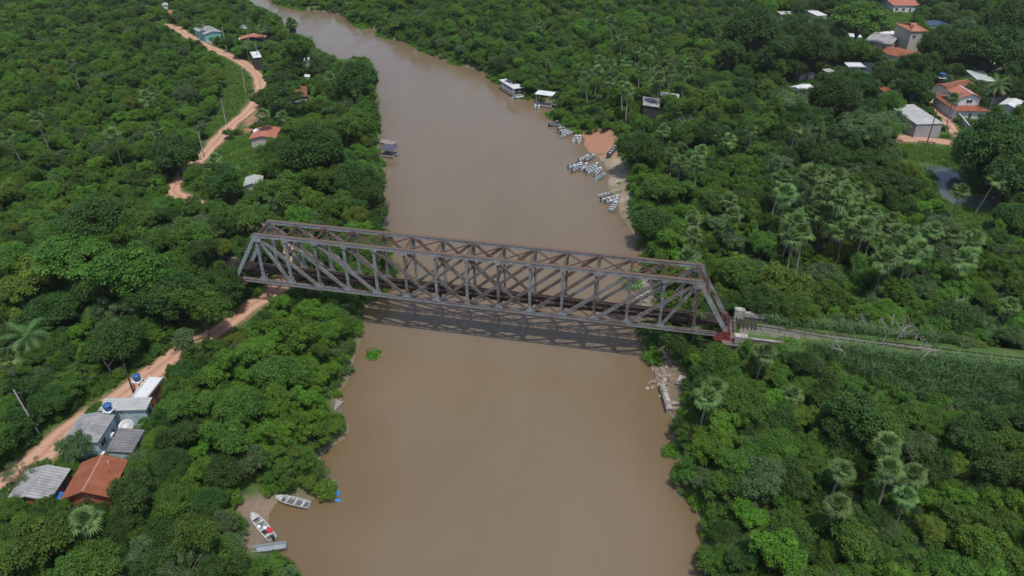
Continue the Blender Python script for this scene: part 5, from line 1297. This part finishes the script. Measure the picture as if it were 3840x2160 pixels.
# hand-surveyed crowns: photo point, crown radius there, tone, shape index
HAND = [(560, 940, 52, 'bright', 6), (470, 1000, 58, 'mid', 2), (640, 862, 58, 'bright', 3), (760, 842, 58, 'bright', 6), (832, 835, 44, 'bright', 3), (700, 925, 54, 'mid', 0), (600, 1012, 54, 'mid', 1),
        (560, 1092, 56, 'mid', 2), (452, 1082, 56, 'dark', 3), (425, 1150, 46, 'dark', 0), (690, 1005, 50, 'bright', 3), (770, 1010, 44, 'bright', 6), (765, 1085, 56, 'bright', 6), (700, 1092, 46, 'bright', 6), (550, 1175, 46, 'dark', 1),
        (408, 1172, 22, 'yellow', 2), (340, 1232, 56, 'dark', 2), (438, 1262, 44, 'mid', 1), (522, 1252, 40, 'dark', 0), (312, 1312, 48, 'dark', 0), (402, 1330, 50, 'dark', 1), (92, 1342, 74, 'mid', 2), (30, 1395, 50, 'mid', 3), (250, 1412, 72, 'mid', 2),
        (378, 1402, 56, 'dark', 3), (498, 1340, 58, 'mid', 2), (462, 1412, 62, 'grey', 5), (560, 1415, 56, 'dark', 2), (650, 1440, 46, 'mid', 6), (675, 1165, 36, 'mid', 5), (752, 1172, 40, 'mid', 5), (805, 1195, 26, 'mid', 5), (640, 1180, 40, 'grey', 2),
        (190, 1130, 42, 'grey', 3), (52, 1185, 40, 'grey', 5), (30, 1060, 40, 'dark', 0), (60, 960, 44, 'dark', 2), (120, 1000, 36, 'dark', 1),
        (280, 782, 52, 'grey', 5), (370, 745, 56, 'dark', 3), (500, 765, 64, 'mid', 2), (330, 640, 78, 'mid', 2), (482, 562, 60, 'grey', 4), (150, 575, 72, 'mid', 4), (48, 640, 56, 'yellow', 2), (62, 725, 46, 'mid', 3),
        (122, 762, 54, 'dark', 0), (230, 700, 54, 'dark', 1), (560, 705, 50, 'dark', 3), (600, 640, 36, 'dark', 2), (420, 690, 54, 'dark', 0), (245, 560, 62, 'dark', 1), (350, 530, 52, 'mid', 2), (620, 700, 40, 'mid', 6), (640, 655, 30, 'dark', 7), (492, 528, 30, 'mid', 3), (545, 532, 32, 'mid', 2), (590, 545, 26, 'dark', 3), (618, 668, 34, 'dark', 6), (612, 622, 30, 'dark', 3), (705, 358, 30, 'dark', 1),
        (900, 440, 46, 'dark', 1), (852, 500, 46, 'mid', 2), (780, 372, 62, 'dark', 0), (900, 385, 36, 'mid', 3), (862, 302, 54, 'mid', 2), (775, 302, 50, 'mid', 4), (905, 190, 42, 'dark', 0), (705, 192, 34, 'dark', 4), (690, 235, 56, 'dark', 4),
        (752, 120, 44, 'mid', 3), (802, 152, 34, 'dark', 5), (560, 445, 50, 'dark', 3), (622, 530, 54, 'mid', 2), (742, 520, 54, 'mid', 6), (690, 455, 50, 'mid', 2), (440, 375, 46, 'dark', 1), (900, 570, 34, 'bright', 2), (735, 70, 20, 'dark', 7), (840, 445, 44, 'mid', 3), (800, 440, 44, 'mid', 2), (920, 480, 36, 'dark', 1),
        (1610, 348, 52, 'dark', 0), (2100, 242, 50, 'dark', 1), (2182, 300, 54, 'grey', 4), (2055, 330, 50, 'grey', 5), (2160, 44, 52, 'mid', 4), (1905, 55, 52, 'dark', 0), (1840, 110, 44, 'dark', 2), (2310, 160, 40, 'dark', 2), (2512, 352, 62, 'dark', 0), (2545, 405, 64, 'dark', 2), (2512, 400, 40, 'dark', 0),
        (2192, 224, 36, 'dark', 3), (1960, 130, 50, 'dark', 3), (2050, 110, 46, 'dark', 0), (2245, 300, 40, 'grey', 3), (2300, 212, 36, 'dark', 2), (2238, 440, 46, 'dark', 4), (2272, 512, 38, 'dark', 3), (2200, 395, 46, 'dark', 4), (2445, 112, 46, 'dark', 3), (2510, 85, 52, 'dark', 0), (2560, 60, 50, 'dark', 1), (2380, 100, 46, 'dark', 1),
        (1690, 240, 30, 'mid', 2), (1720, 280, 44, 'mid', 6), (1640, 560, 44, 'dark', 1), (1660, 480, 50, 'mid', 6), (1730, 470, 44, 'mid', 3), (1850, 690, 50, 'mid', 2), (1790, 700, 40, 'mid', 6), (1960, 720, 64, 'yellow', 3), (2080, 755, 50, 'mid', 3), (2170, 700, 50, 'mid', 6), (2250, 730, 50, 'mid', 2), (1700, 600, 50, 'bright', 6), (1850, 600, 46, 'grey', 3),
        (1765, 912, 42, 'bright', 3), (1700, 880, 40, 'dark', 2), (2160, 1040, 74, 'dark', 2), (2120, 1100, 56, 'dark', 3), (1900, 1020, 56, 'mid', 3), (1780, 1110, 60, 'bright', 3), (1740, 1190, 50, 'mid', 6), (1850, 1150, 52, 'mid', 3), (1830, 1240, 60, 'mid', 6), (1960, 1110, 46, 'mid', 1), (1790, 1385, 56, 'mid', 3), (1802, 1320, 36, 'mid', 6), (1950, 1380, 70, 'bright', 2), (2060, 1330, 50, 'mid', 6), (1900, 1300, 52, 'bright', 3),
        (2260, 1040, 54, 'mid', 2), (2450, 1110, 60, 'dark', 3), (2540, 1060, 56, 'dark', 6), (2520, 1180, 56, 'dark', 2), (2400, 1300, 54, 'mid', 6), (2500, 1300, 56, 'mid', 3), (2320, 1400, 56, 'mid', 5), (2480, 1410, 60, 'mid', 2), (2150, 1430, 50, 'mid', 3), (2330, 1160, 50, 'dark', 3), (2000, 1200, 50, 'dark', 2), (2200, 975, 40, 'mid', 5), (1985, 935, 40, 'mid', 6), (1880, 950, 40, 'mid', 2)]
TREES = []                                                    # x, y, r, tone, shape, yaw
for (x, y, rp, tone, s) in HAND:
    p = at(x, y, 6.0); k = _f / (p - Vector(CAM)).length; r = rp / k
    zc = SH[s][3] * r / 3.5; p = at(x, y, 2.5 + zc); p = at(x, y, max(gz(p.x, p.y), .3) + zc)
    TREES.append((p.x, p.y, r, tone, s, rnd.uniform(0, 6.28))); claim(p.x, p.y, r)

for x, y, rr, tone, s in ((-2.0, -3.4, 4.6, 'dark', 3), (-1.0, 9.6, 4.2, 'dark', 2), (.4, -4.0, 4.0, 'dark', 7), (-6.5, .5, 3.6, 'dark', 2), (-1.0, -2.6, 3.1, 'mid', 7), (-3.0, -1.6, 3.2, 'dark', 7), (.8, -3.6, 2.6, 'mid', 7), (-9, -3, 3.4, 'mid', 3)): HAND.append(None); TREES.append((x, y, rr, tone, s, x)); claim(x, y, rr)
# fan palms: surveyed heads, then the groves
PALM_AT = [(1750, 808), (1795, 965), (1775, 1000), (1910, 905), (2000, 985), (2245, 1130), (2300, 1175), (2240, 1185), (2290, 1235), (2115, 1265), (2110, 1180), (215, 1312), (285, 330), (30, 345), (395, 320), (655, 285), (715, 245), (825, 195), (890, 222), (738, 55), (20, 905), (548, 392), (730, 110), (1668, 335),
           (1690, 380), (1760, 410), (1710, 405), (1735, 560), (1740, 600), (1755, 385), (1580, 660), (2415, 478), (2460, 592), (2440, 620), (2395, 590), (2415, 660), (2280, 655), (2225, 645), (2130, 595), (2170, 610), (2140, 560), (2105, 550), (2085, 540), (2050, 530), (2020, 540), (2005, 575), (1985, 560), (2030, 595), (2000, 610), (2085, 500), (2060, 490), (2100, 470), (2130, 480), (2150, 510),
           (2180, 560), (2190, 590), (2240, 560), (2200, 530), (2255, 590), (2290, 580), (2110, 440), (1960, 440), (1985, 480), (2040, 450), (2060, 440), (1745, 540), (1835, 500), (1830, 540), (1725, 660), (1745, 650), (2120, 520), (2165, 545), (2220, 610), (2310, 610), (2350, 580), (2160, 470),
           (1560, 100), (1600, 130), (1640, 140), (1575, 160), (1610, 175), (1655, 175), (1680, 150), (1690, 185), (1545, 165), (1500, 170), (1480, 200), (1530, 210), (1570, 200), (1625, 205), (1660, 210), (1490, 45), (1358, 60), (1545, 55), (1720, 190), (1735, 165), (1460, 175), (1515, 145), (1585, 215), (1650, 225),
           (700, 300), (100, 300), (180, 160), (380, 225), (440, 30), (505, 60), (620, 60), (660, 75), (2490, 440), (2540, 760), (2000, 330), (1840, 345), (1900, 330), (1800, 330), (370, 250), (2490, 95), (2405, 240)]
PALMS_AT = []
for i, (x, y) in enumerate(PALM_AT):
    k = rnd.choice([0, 1, 2, 0, 3]) if i > 12 else (3, 1, 0, 0, 3, 2, 1, 2, 1, 1, 0, 3, 2)[i]
    sc = rnd.uniform(.85, 1.12) * (1.42 if 400 < y < 700 and x > 1900 else 1.25 if y < 700 else 1.08); h_ = PALMS[k][0] * sc; p = at(x, y, 2.5 + h_)
    PALMS_AT.append((p.x, p.y, sc, k, rnd.uniform(0, 6.28))); claim(p.x, p.y, .8)

# the rest of the wood, by dart throwing
def wood():
    n = 70000; u = rng.uniform(-60, 2640, n); v = 1560 - (1560 + 75) * rng.random(n) ** .62
    g = at_many(np.stack([u, v], -1), 5.0); q = rng.random(n)
    gh0 = land(g[:, 0], g[:, 1]); rd = seg_dist(g, RIVER)
    for k in range(n):
        x, y = g[k]; uu, vv = u[k], v[k]
        if y > 560: continue
        left = uu < 900 - 0 and x < 30
        if left and vv < 520:
            lo, hi = 1.3, 3.2
            if math.sin(x * .16 + 1) * math.cos(y * .12) + .6 * math.sin(x * .05 - y * .31) > .55 and q[k] < .9: continue
        elif uu > 1900 and vv < 430: lo, hi = 2.6, 5.8
        elif 900 < uu < 1750 and vv < 330: lo, hi = 1.5, 3.4
        else: lo, hi = 1.5, 4.2
        r = lo + (hi - lo) * q[k] ** 1.7
        fringe = rd[k] < 15 and ((x > 30 and 20 < y) or (x < 40 and y < 0) or (y > 215))
        if fringe: r = 1.0 + 1.3 * q[k]
        if crowded(x, y, r, .50): continue
        s = int(rng.choice([0, 1, 2, 3, 4, 5, 6, 7, 8], p=[.12, .10, .18, .16, .07, .09, .10, .05, .13]))
        zc = SH[s][3] * r / 3.5; hz = SH[s][4] * r / 3.5
        if 0 < x < 88 and abs(y - 2.6) < 3.5 + r: continue
        if not clear(x, y, gh0[k] + zc, r, hz, .92): continue
        if not on_free_ground(x, y, r): continue
        if uu > 1850 and vv < 480: pr = [.5, .26, .04, .18, .02]  # dark village trees, with a cloud shadow put into their leaf tones
        elif left and vv < 560: pr = [.12, .46, .32, .07, .03]  # lighter scrub, with the sunshine on it put into the leaf tones
        elif 900 < uu < 1600 and vv < 330: pr = [.14, .52, .26, .06, .02]
        else: pr = [.30, .42, .14, .09, .05]
        if fringe: pr = [.05, .40, .42, .08, .05]; s = int(rng.choice([2, 3, 6, 8]))
        tone = str(rng.choice(['dark', 'mid', 'bright', 'grey', 'yellow'], p=pr))
        TREES.append((x, y, r, tone, s, rng.uniform(0, 6.28))); claim(x, y, r)
wood()

# riverside bushes: a bright fringe along both banks, each a bush of its own near the camera
def bushes():
    out = []; n = 16000; u = rng.uniform(-40, 2620, n); v = 1500 - 1560 * rng.random(n) ** .75; g = at_many(np.stack([u, v], -1), 2.0)
    d = seg_dist(g, RIVER); ins = in_poly(g, RIVER); done = []
    for k in range(n):
        x, y = g[k]
        if ins[k] and d[k] > .9 or (not ins[k] and d[k] > 7.5): continue
        r = rng.uniform(1.0, 2.0)
        if any((x - a) ** 2 + (y - b) ** 2 < (.62 * (r + c)) ** 2 for a, b, c in done): continue
        px, dist, _ = seen(np.array([[x, y, 1.5]])); kk = _f / dist[0]; U = px[0, 0] + np.array([0, -.6, .6, 0, 0]) * r * kk; Vv = px[0, 1] + np.array([0, 0, 0, .35, -.5]) * r * kk
        if look(K_WATER, U, Vv).sum() > 0 or look(K_OPEN, U, Vv).any() or (look(K_HOUSE, U, Vv) > dist[0] - 1).any(): continue
        done.append((x, y, r)); out.append((x, y, r, str(rng.choice(['bright', 'mid', 'grey', 'yellow'], p=[.45, .33, .14, .08])), int(rng.integers(3)), rng.uniform(0, 6.28)))
    return out
BUSHES = bushes()

# ---- which become things of their own, which the far wood
def size_seen(x, y, z, r):
    px, dist, zz = seen(np.array([[x, y, z]])); u, v = px[0]; vis = -40 < u < 2616 and -40 < v < 1489
    return (r * _f / dist[0], dist[0], u, v) if vis else (0, dist[0], u, v)
def ordinal(n): return ('', 'second ', 'third ', 'fourth ', 'fifth ', 'sixth ', 'seventh ', 'eighth ', 'ninth ', 'tenth ')[n] if n < 10 else None
WORDS = {'dark': 'dark green', 'mid': 'mid green', 'bright': 'bright green', 'grey': 'grey-green', 'yellow': 'yellow-green'}
SHAPE = {'dome': 'round-crowned tree', 'lobed': 'many-lobed tree', 'spread': 'flat-topped tree', 'airy': 'loose airy tree', 'draped': 'creeper-draped tree', 'tall': 'narrow tree', 'palm': 'fan palm', 'bush': 'bush'}
USED = {}
LMP = np.array([(a[1], a[2], 3.0) for a in LM]); LMS, LMD, _ = seen(LMP)
NAMED = {}; LMI = {a[0]: i for i, a in enumerate(LM)}
def label_for(o, what, x, y, z):
    """a label by look, then by where it stands from the nearest thing one can find; farther ones of a kind count on"""
    px, dist, _ = seen(np.array([[x, y, z]])); order = np.argsort((LMP[:, 0] - x) ** 2 + (LMP[:, 1] - y) ** 2)
    best = None
    for j in order[:7]:
        du, dv = px[0] - LMS[j]
        if LM[j][0] in ('the steel bridge',): continue
        rel = ('right of' if du > 0 else 'left of') if abs(du) > 1.3 * abs(dv) else ('behind' if dv < 0 else 'in front of')
        key = (what, rel, LM[j][0]); n = USED.get(key, 0)
        if best is None or n < best[0]: best = (n, key)
        if n == 0: break
    n, key = best; USED[key] = n + 1; NAMED.setdefault(key, []).append((o, math.hypot(x - LMP[LMI[key[2]], 0], y - LMP[LMI[key[2]], 1])))
def name_all():
    for (what, rel, lm), l in NAMED.items():
        l.sort(key=lambda q: q[1])
        for n, (o, _) in enumerate(l):
            w = ordinal(n); o['label'] = f'{w}nearest {what} {rel} {lm}' if w is not None else f'{what} deep in the wood {rel} {lm}'
def place(stock_o, parent, mat=None):
    c = stock_o.copy(); COL.objects.link(c); c.parent = parent
    if mat is not None: c.material_slots[0].link = 'OBJECT'; c.material_slots[0].material = mat
    return c
rank = sorted(range(len(TREES)), key=lambda i: -size_seen(TREES[i][0], TREES[i][1], 5, TREES[i][2])[0])
hand = set(range(len(HAND))); first = [i for i in rank if i in hand and size_seen(TREES[i][0], TREES[i][1], 5, TREES[i][2])[0] > 0]
first = first + [i for i in rank if i not in hand and size_seen(TREES[i][0], TREES[i][1], 5, TREES[i][2])[0] > 0]
solo = set(first[:290])
def near_first(i): x, y = TREES[i][:2]; return ((LMP[:, 0] - x) ** 2 + (LMP[:, 1] - y) ** 2).min()
for i in sorted(solo, key=near_first):
    x, y, r, tone, s, yaw = TREES[i]; nm, cr, tr, zc, hz = SH[s]; sc = r / 3.5; z = gz(x, y)
    size = 'large ' if r > 4.2 else 'small ' if r < 2.6 else ''
    o = thing('broadleaf_tree', 'tree', 'tree', (x, y, z), yaw, 'broadleaf trees on both banks')
    label_for(o, f'{size}{WORDS[tone]} {SHAPE[nm]}', x, y, z + zc * sc); o.scale = (sc * rnd.uniform(.86, 1.2), sc * rnd.uniform(.86, 1.2), sc * rnd.uniform(.82, 1.15)); o.rotation_euler = (rnd.gauss(0, .07), rnd.gauss(0, .07), yaw); place(tr, o); place(cr, o, M['leaf_' + tone])
for x, y, sc, k, yaw in sorted(PALMS_AT, key=lambda q: ((LMP[:, 0] - q[0]) ** 2 + (LMP[:, 1] - q[1]) ** 2).min()):
    h_, hd, sk, tr = PALMS[k]; z = gz(x, y)
    if size_seen(x, y, z + h_, 1)[0] == 0: continue
    size = 'short ' if h_ * sc < 7 else 'tall ' if h_ * sc > 10 else ''
    o = thing('fan_palm', 'palm', 'palm', (x, y, z), yaw, 'fan palms on both banks')
    label_for(o, f'{size}fan palm', x, y, z + h_ * sc); o.scale = (sc, sc, sc * rnd.uniform(.9, 1.1)); o.rotation_euler = (rnd.gauss(0, .06), rnd.gauss(0, .06), yaw); place(tr, o); place(hd, o, M[rnd.choice(['palm', 'palm', 'palm_olive'])]); place(sk, o)
for (x, y, k, sc, lab) in ((2510, 217, 0, 1.35, 'coconut palm with drooping fronds beside the two-storey white house'), (70, 850, 1, 1.3, 'low feathery palm in the scrub left of the road, above the leaning pole'), (865 * .25 + 402.5, 450 * .25, 0, .8, 'feathery palm left of the dark hut')):
    h_, cr, tr = FE[k]; p = at(x, y, 2.5 + h_ * sc); o = thing('feather_palm', lab, 'palm', (p.x, p.y, gz(p.x, p.y)), rnd.uniform(0, 6)); o.scale = (sc,) * 3; place(tr, o); place(cr, o)
# bleached dead trees
def dead_tree(x, y, h, label, seed, lean=0.0, spread=1.0, zr=2.5):
    p = at(x, y, zr); rg = random.Random(seed); m = MB()
    def grow(a, d, L, r, dep):
        b = a + d * L; mid = a + d * L * .5 + Vector((rg.uniform(-1, 1), rg.uniform(-1, 1), rg.uniform(-.5, .5))) * L * .08
        m.tube([a, mid, b], [r, r * .85, r * .65], 5)
        if dep == 0: return
        for _ in range(rg.choice([2, 3])):
            nd = (d + Vector((rg.uniform(-1, 1), rg.uniform(-1, 1), rg.uniform(-.35, .6))) * .85 * spread).normalized(); grow(b, nd, L * rg.uniform(.6, .85), r * .6, dep - 1)
    grow(Vector((0, 0, -.3)), Vector((lean, 0, 1)).normalized(), h * .36, h * .022 + .035, 4)
    o = m.build('dead_tree', M['deadwood']); o.location = (p.x, p.y, gz(p.x, p.y)); tag(o, label, 'dead tree', 'bleached dead trees')
for a in ((285, 948, 7.0, 'bare white dead tree in the scrub above the narrow dirt road', 1, -.1), (2362, 830, 7.5, 'pale leafless tree above the railway line on the right', 2, 0, .9), (2195, 935, 6.0, 'bleached dead tree between the railway and the dark lobed tree', 3, .2), (2118, 965, 5.0, 'fallen-looking dead trunk leaning over a gap of bare soil', 4, -.7, .6),
          (2285, 985, 5.0, 'bleached dead tree at the edge of the cane', 5, .1, 1.1), (2140, 1140, 5.0, 'small bare branches below the large dark lobed tree', 6, .3), (1540 * .277 + 1932 - 150, 260 * .2778 + 25, 9.0, 'bare grey tree left of the tall beige house', 7, .1), (2060, 420, 6.0, 'thin dead tree in the grey-green trees above the palm grove', 8, 0), (1720, 355, 8.0, 'bare thin tree right of the big round tree at the ramp', 9), (925, 470, 5.0, 'bare twigs at the left bank below the canoe', 10, .3),
          (2230, 930, 5.0, 'spreading bare branches over the scrub below the railway', 13, .2, 1.2), (2160, 905, 4.0, 'short bleached snag beside the railway cane', 14, -.2), (2255, 960, 4.0, 'low tangle of white branches beside the cane field', 15, .5, 1.2), (1990, 1065, 4.0, 'small white snag above the creeper-covered trees', 16, .3), (2555, 860, 6.0, 'leaning dead stem near the right edge above the cane', 11, .3, .6), (2395, 1080, 4.0, 'bleached branches in the scrub right of the cane field', 12, -.3)):
    dead_tree(*a)
near_b = sorted(BUSHES, key=lambda b: -size_seen(b[0], b[1], 1.5, b[2])[0]); own = [b for b in near_b if size_seen(b[0], b[1], 1.5, b[2])[0] > 0][:150]; rest_b = near_b[len(own):]
for x, y, r, tone, k, yaw in sorted(own, key=lambda q: ((LMP[:, 0] - q[0]) ** 2 + (LMP[:, 1] - q[1]) ** 2).min()):
    z = max(gz(x, y), .0); c = BUSH[k].copy(); COL.objects.link(c); c.name = 'riverside_bush'; c.location = (x, y, z - .1); c.rotation_euler = (0, 0, yaw); sc = r / 1.7; c.scale = (sc, sc, sc * rnd.uniform(.9, 1.3)); c.material_slots[0].material = M['leaf_' + tone]
    label_for(c, f'{"wide " if r > 1.6 else ""}{WORDS[tone]} riverside bush', x, y, z + 1); tag(c, None, 'bush', 'bushes along the waterline')

# ---- uncountable growth: one object each, scattered copies of stock plants
def scatter(name, stock_list, pts, label):
    """pts: (x, y, z, yaw, scale, index) rows"""
    a = np.asarray(pts, float); me = bpy.data.meshes.new(name); me.vertices.add(len(a)); me.vertices.foreach_set('co', np.ascontiguousarray(a[:, :3], np.float32).ravel())
    for nm, col in (('yaw', 3),): me.attributes.new(nm, 'FLOAT', 'POINT').data.foreach_set('value', a[:, col].astype(np.float32))
    sv = (a[:, 4:5] * rng.uniform(.8, 1.22, (len(a), 3))).astype(np.float32); me.attributes.new('size', 'FLOAT_VECTOR', 'POINT').data.foreach_set('vector', sv.ravel())
    me.attributes.new('kind', 'INT', 'POINT').data.foreach_set('value', a[:, 5].astype(np.int32))
    o = bpy.data.objects.new(name, me); COL.objects.link(o); o['kind'] = 'stuff'; o['label'] = label
    cl = bpy.data.collections.new(name + ' stock')
    for i, s in enumerate(stock_list):
        q = s.copy(); q.name = f'{i:03d} stock'; cl.objects.link(q)
    g = bpy.data.node_groups.new(name, 'GeometryNodeTree'); g.interface.new_socket('Geometry', in_out='INPUT', socket_type='NodeSocketGeometry'); g.interface.new_socket('Geometry', in_out='OUTPUT', socket_type='NodeSocketGeometry')
    N = g.nodes; gi, go = N.new('NodeGroupInput'), N.new('NodeGroupOutput'); ip = N.new('GeometryNodeInstanceOnPoints'); ci = N.new('GeometryNodeCollectionInfo')
    ci.inputs['Collection'].default_value = cl; ci.inputs['Separate Children'].default_value = True; ci.inputs['Reset Children'].default_value = True
    def na(nm, t): q = N.new('GeometryNodeInputNamedAttribute'); q.data_type = t; q.inputs['Name'].default_value = nm; return [s for s in q.outputs if s.enabled and s.name == 'Attribute'][0]
    cx = N.new('ShaderNodeCombineXYZ'); g.links.new(na('yaw', 'FLOAT'), cx.inputs[2]); ip.inputs['Pick Instance'].default_value = True
    g.links.new(gi.outputs[0], ip.inputs['Points']); g.links.new(ci.outputs[0], ip.inputs['Instance']); g.links.new(na('kind', 'INT'), ip.inputs['Instance Index'])
    er = N.new('FunctionNodeEulerToRotation'); g.links.new(cx.outputs[0], er.inputs[0]); g.links.new(er.outputs[0], ip.inputs['Rotation']); g.links.new(na('size', 'FLOAT_VECTOR'), ip.inputs['Scale']); g.links.new(ip.outputs[0], go.inputs[0])
    md = o.modifiers.new('scatter', 'NODES'); md.node_group = g; return o
TN = list(TONES)
def toned(objs):
    out = []
    for o in objs:
        for t in TN: q = o.copy(); q.material_slots[0].material = M['leaf_' + t]; out.append(q)
    return out
far = [i for i in range(len(TREES)) if i not in solo]
ft = np.array([TREES[i][:2] for i in far]); fz = land(ft[:, 0], ft[:, 1])
scatter('distant_wood', toned([s[1] for s in SH]), [(TREES[i][0], TREES[i][1], fz[k], TREES[i][5], TREES[i][2] / 3.5, TREES[i][4] * len(TN) + TN.index(TREES[i][3])) for k, i in enumerate(far)], 'mass of smaller and farther trees making up the wood on both banks')
def floor_points(step, lo, hi, test, zoff=0.0, n_kind=3, tones=True, jit=.5):
    X = np.arange(-300, 290, step); Y = np.arange(-80, 420, step); gx, gy = np.meshgrid(X, Y); x = gx.ravel() + rng.uniform(-jit, jit, gx.size) * step; y = gy.ravel() + rng.uniform(-jit, jit, gx.size) * step
    px, dist, zz = seen(np.stack([x, y, land(x, y)], -1)); k = (zz > 0) & (px[:, 0] > -60) & (px[:, 0] < 2640) & (px[:, 1] > -40) & (px[:, 1] < 1520); x, y, px, dist = x[k], y[k], px[k], dist[k]
    k = test(x, y, px, dist); x, y = x[k], y[k]; z = land(x, y) + zoff; n = len(x)
    return x, y, z, rng.uniform(0, 6.28, n), rng.uniform(lo, hi, n), n
def dry_mask(x, y, margin):
    Pq = np.stack([x, y], -1); d = seg_dist(Pq, RIVER); ok = ~in_poly(Pq, RIVER) & (d > margin) & ~in_poly(Pq, POND_W)
    for ln, w in ROADS: ok &= seg_dist(Pq, ln, False) > w + .5
    for hx, hy, hl, hw, yaw in HOUSES:
        dx, dy = x - hx, y - hy; c, s = math.cos(yaw), math.sin(yaw); ok &= ~((np.abs(dx * c + dy * s) < hl + .2) & (np.abs(-dx * s + dy * c) < hw + .2))
    ok &= ~((x > 86) & (np.abs(y - 2.2) < 2.2)) & ~((x > -8) & (x < 96) & (np.abs(y - 2.6) < 5) & (x > 84)) 
    return ok
def t_under(x, y, px, dist):
    ok = dry_mask(x, y, .3); k = _f / dist
    for dv in (0, -1.2, .4): ok &= ~look(K_OPEN, px[:, 0], px[:, 1] + dv * k) & ~look(K_WATER, px[:, 0], px[:, 1] + dv * k)
    ok &= ~look(K_LOW, px[:, 0], px[:, 1])
    hd = look(K_HOUSE, px[:, 0], px[:, 1] - .8 * k); ok &= ~((hd > 0) & (hd > dist - 1)); return ok
x, y, z, yw, sz, n = floor_points(2.2, .5, 1.15, t_under, -.1)
tn = rng.choice(len(TN), n, p=[.22, .44, .2, .08, .06]); scatter('undergrowth', toned(BUSH), np.stack([x, y, z, yw, sz, rng.integers(0, 3, n) * len(TN) + tn], -1), 'low tangled undergrowth covering the ground between trees')
if rest_b: scatter('far_bank_growth', toned(BUSH), [(b[0], b[1], max(gz(b[0], b[1]), 0) - .1, b[5], b[2] / 1.7, b[4] * len(TN) + TN.index(b[3])) for b in rest_b], 'green fringe of weeds and bushes along the far waterline')
CANE_G, CANE2_G = at_many(CANE, 2.6), at_many(CANE2, 2.6)
def t_cane(x, y, px, dist): Pq = np.stack([x, y], -1); return (look(K_LOW, px[:, 0], px[:, 1]) & (y < 60) & ~((np.abs(y - 2.2) < 2.6)))
x, y, z, yw, sz, n = floor_points(.85, .6, 1.3, t_cane); scatter('cane_grass', CANES, np.stack([x, y, z - .05, yw, sz, rng.integers(0, 2, n)], -1), 'tall blue-green cane grass beside the railway line')
K_GRASS = raster(GRASS + [RAIL_STRIP, SCRUB])
def t_grass(x, y, px, dist): return look(K_GRASS, px[:, 0], px[:, 1]) & dry_mask(x, y, .5) & ~((x > 86) & (np.abs(y - 2.2) < 1.7) & (x < 101)) & ~((np.abs(y - 2) < 1.2) & (rng.random(len(x)) < .25))
x, y, z, yw, sz, n = floor_points(.85, .7, 1.9, t_grass); scatter('meadow_grass', TUFTS, np.stack([x, y, z, yw, sz, rng.integers(0, 2, n)], -1), 'short bright grass of the clearings and the railway verge')
HY = [[(1226, 186), (1262, 190), (1268, 212), (1248, 212)], [(942, 78), (985, 88), (990, 100), (950, 92)], [(1030, 104), (1090, 130), (1085, 138), (1030, 113)], [(1376, 286), (1406, 285), (1404, 298), (1384, 298)], [(1406, 310), (1440, 312), (1445, 324), (1415, 318)], [(930, 886), (942, 886), (940, 902), (931, 902)],
      [(880, 56), (935, 62), (938, 72), (900, 70)], [(1300, 236), (1335, 240), (1335, 250), (1305, 246)], [(1128, 150), (1160, 158), (1158, 166), (1128, 158)], [(690, 2), (770, 20), (770, 28), (700, 14)]]
hp = []
for poly in HY:
    q = at_many(poly, .1); lo, hi = q.min(0), q.max(0); c = rng.uniform(lo, hi, (int((hi - lo).prod() * 2.2) + 5, 2)); c = c[in_poly(c, q)]
    hp += [(a, b, max(gz(a, b), .02), rng.uniform(0, 6.28), rng.uniform(.7, 1.4), int(rng.integers(2))) for a, b in c]
scatter('water_hyacinth', PADS, hp, 'bright floating water hyacinth at the waterline')
name_all()
print('trees', len(TREES), 'own', len(solo), 'palms', len(PALMS_AT), 'bushes', len(BUSHES), 'labels repeated', sum(1 for v in USED.values() if v > 1))
# ------------------------------------------------------------------ humid air over the valley
m, nt, out = nodemat('haze'); v = nt.nodes.new('ShaderNodeVolumePrincipled'); v.inputs['Color'].default_value = (.84, .88, .92, 1); v.inputs['Density'].default_value = .00009; v.inputs['Anisotropy'].default_value = .2
nt.links.new(v.outputs[0], out.inputs['Volume'])
b = MB(); b.box((0, 0, 42), (12600, 12600, 90)); o = b.build('haze', m); o['kind'] = 'stuff'; o['label'] = 'thin humid air over the river valley'
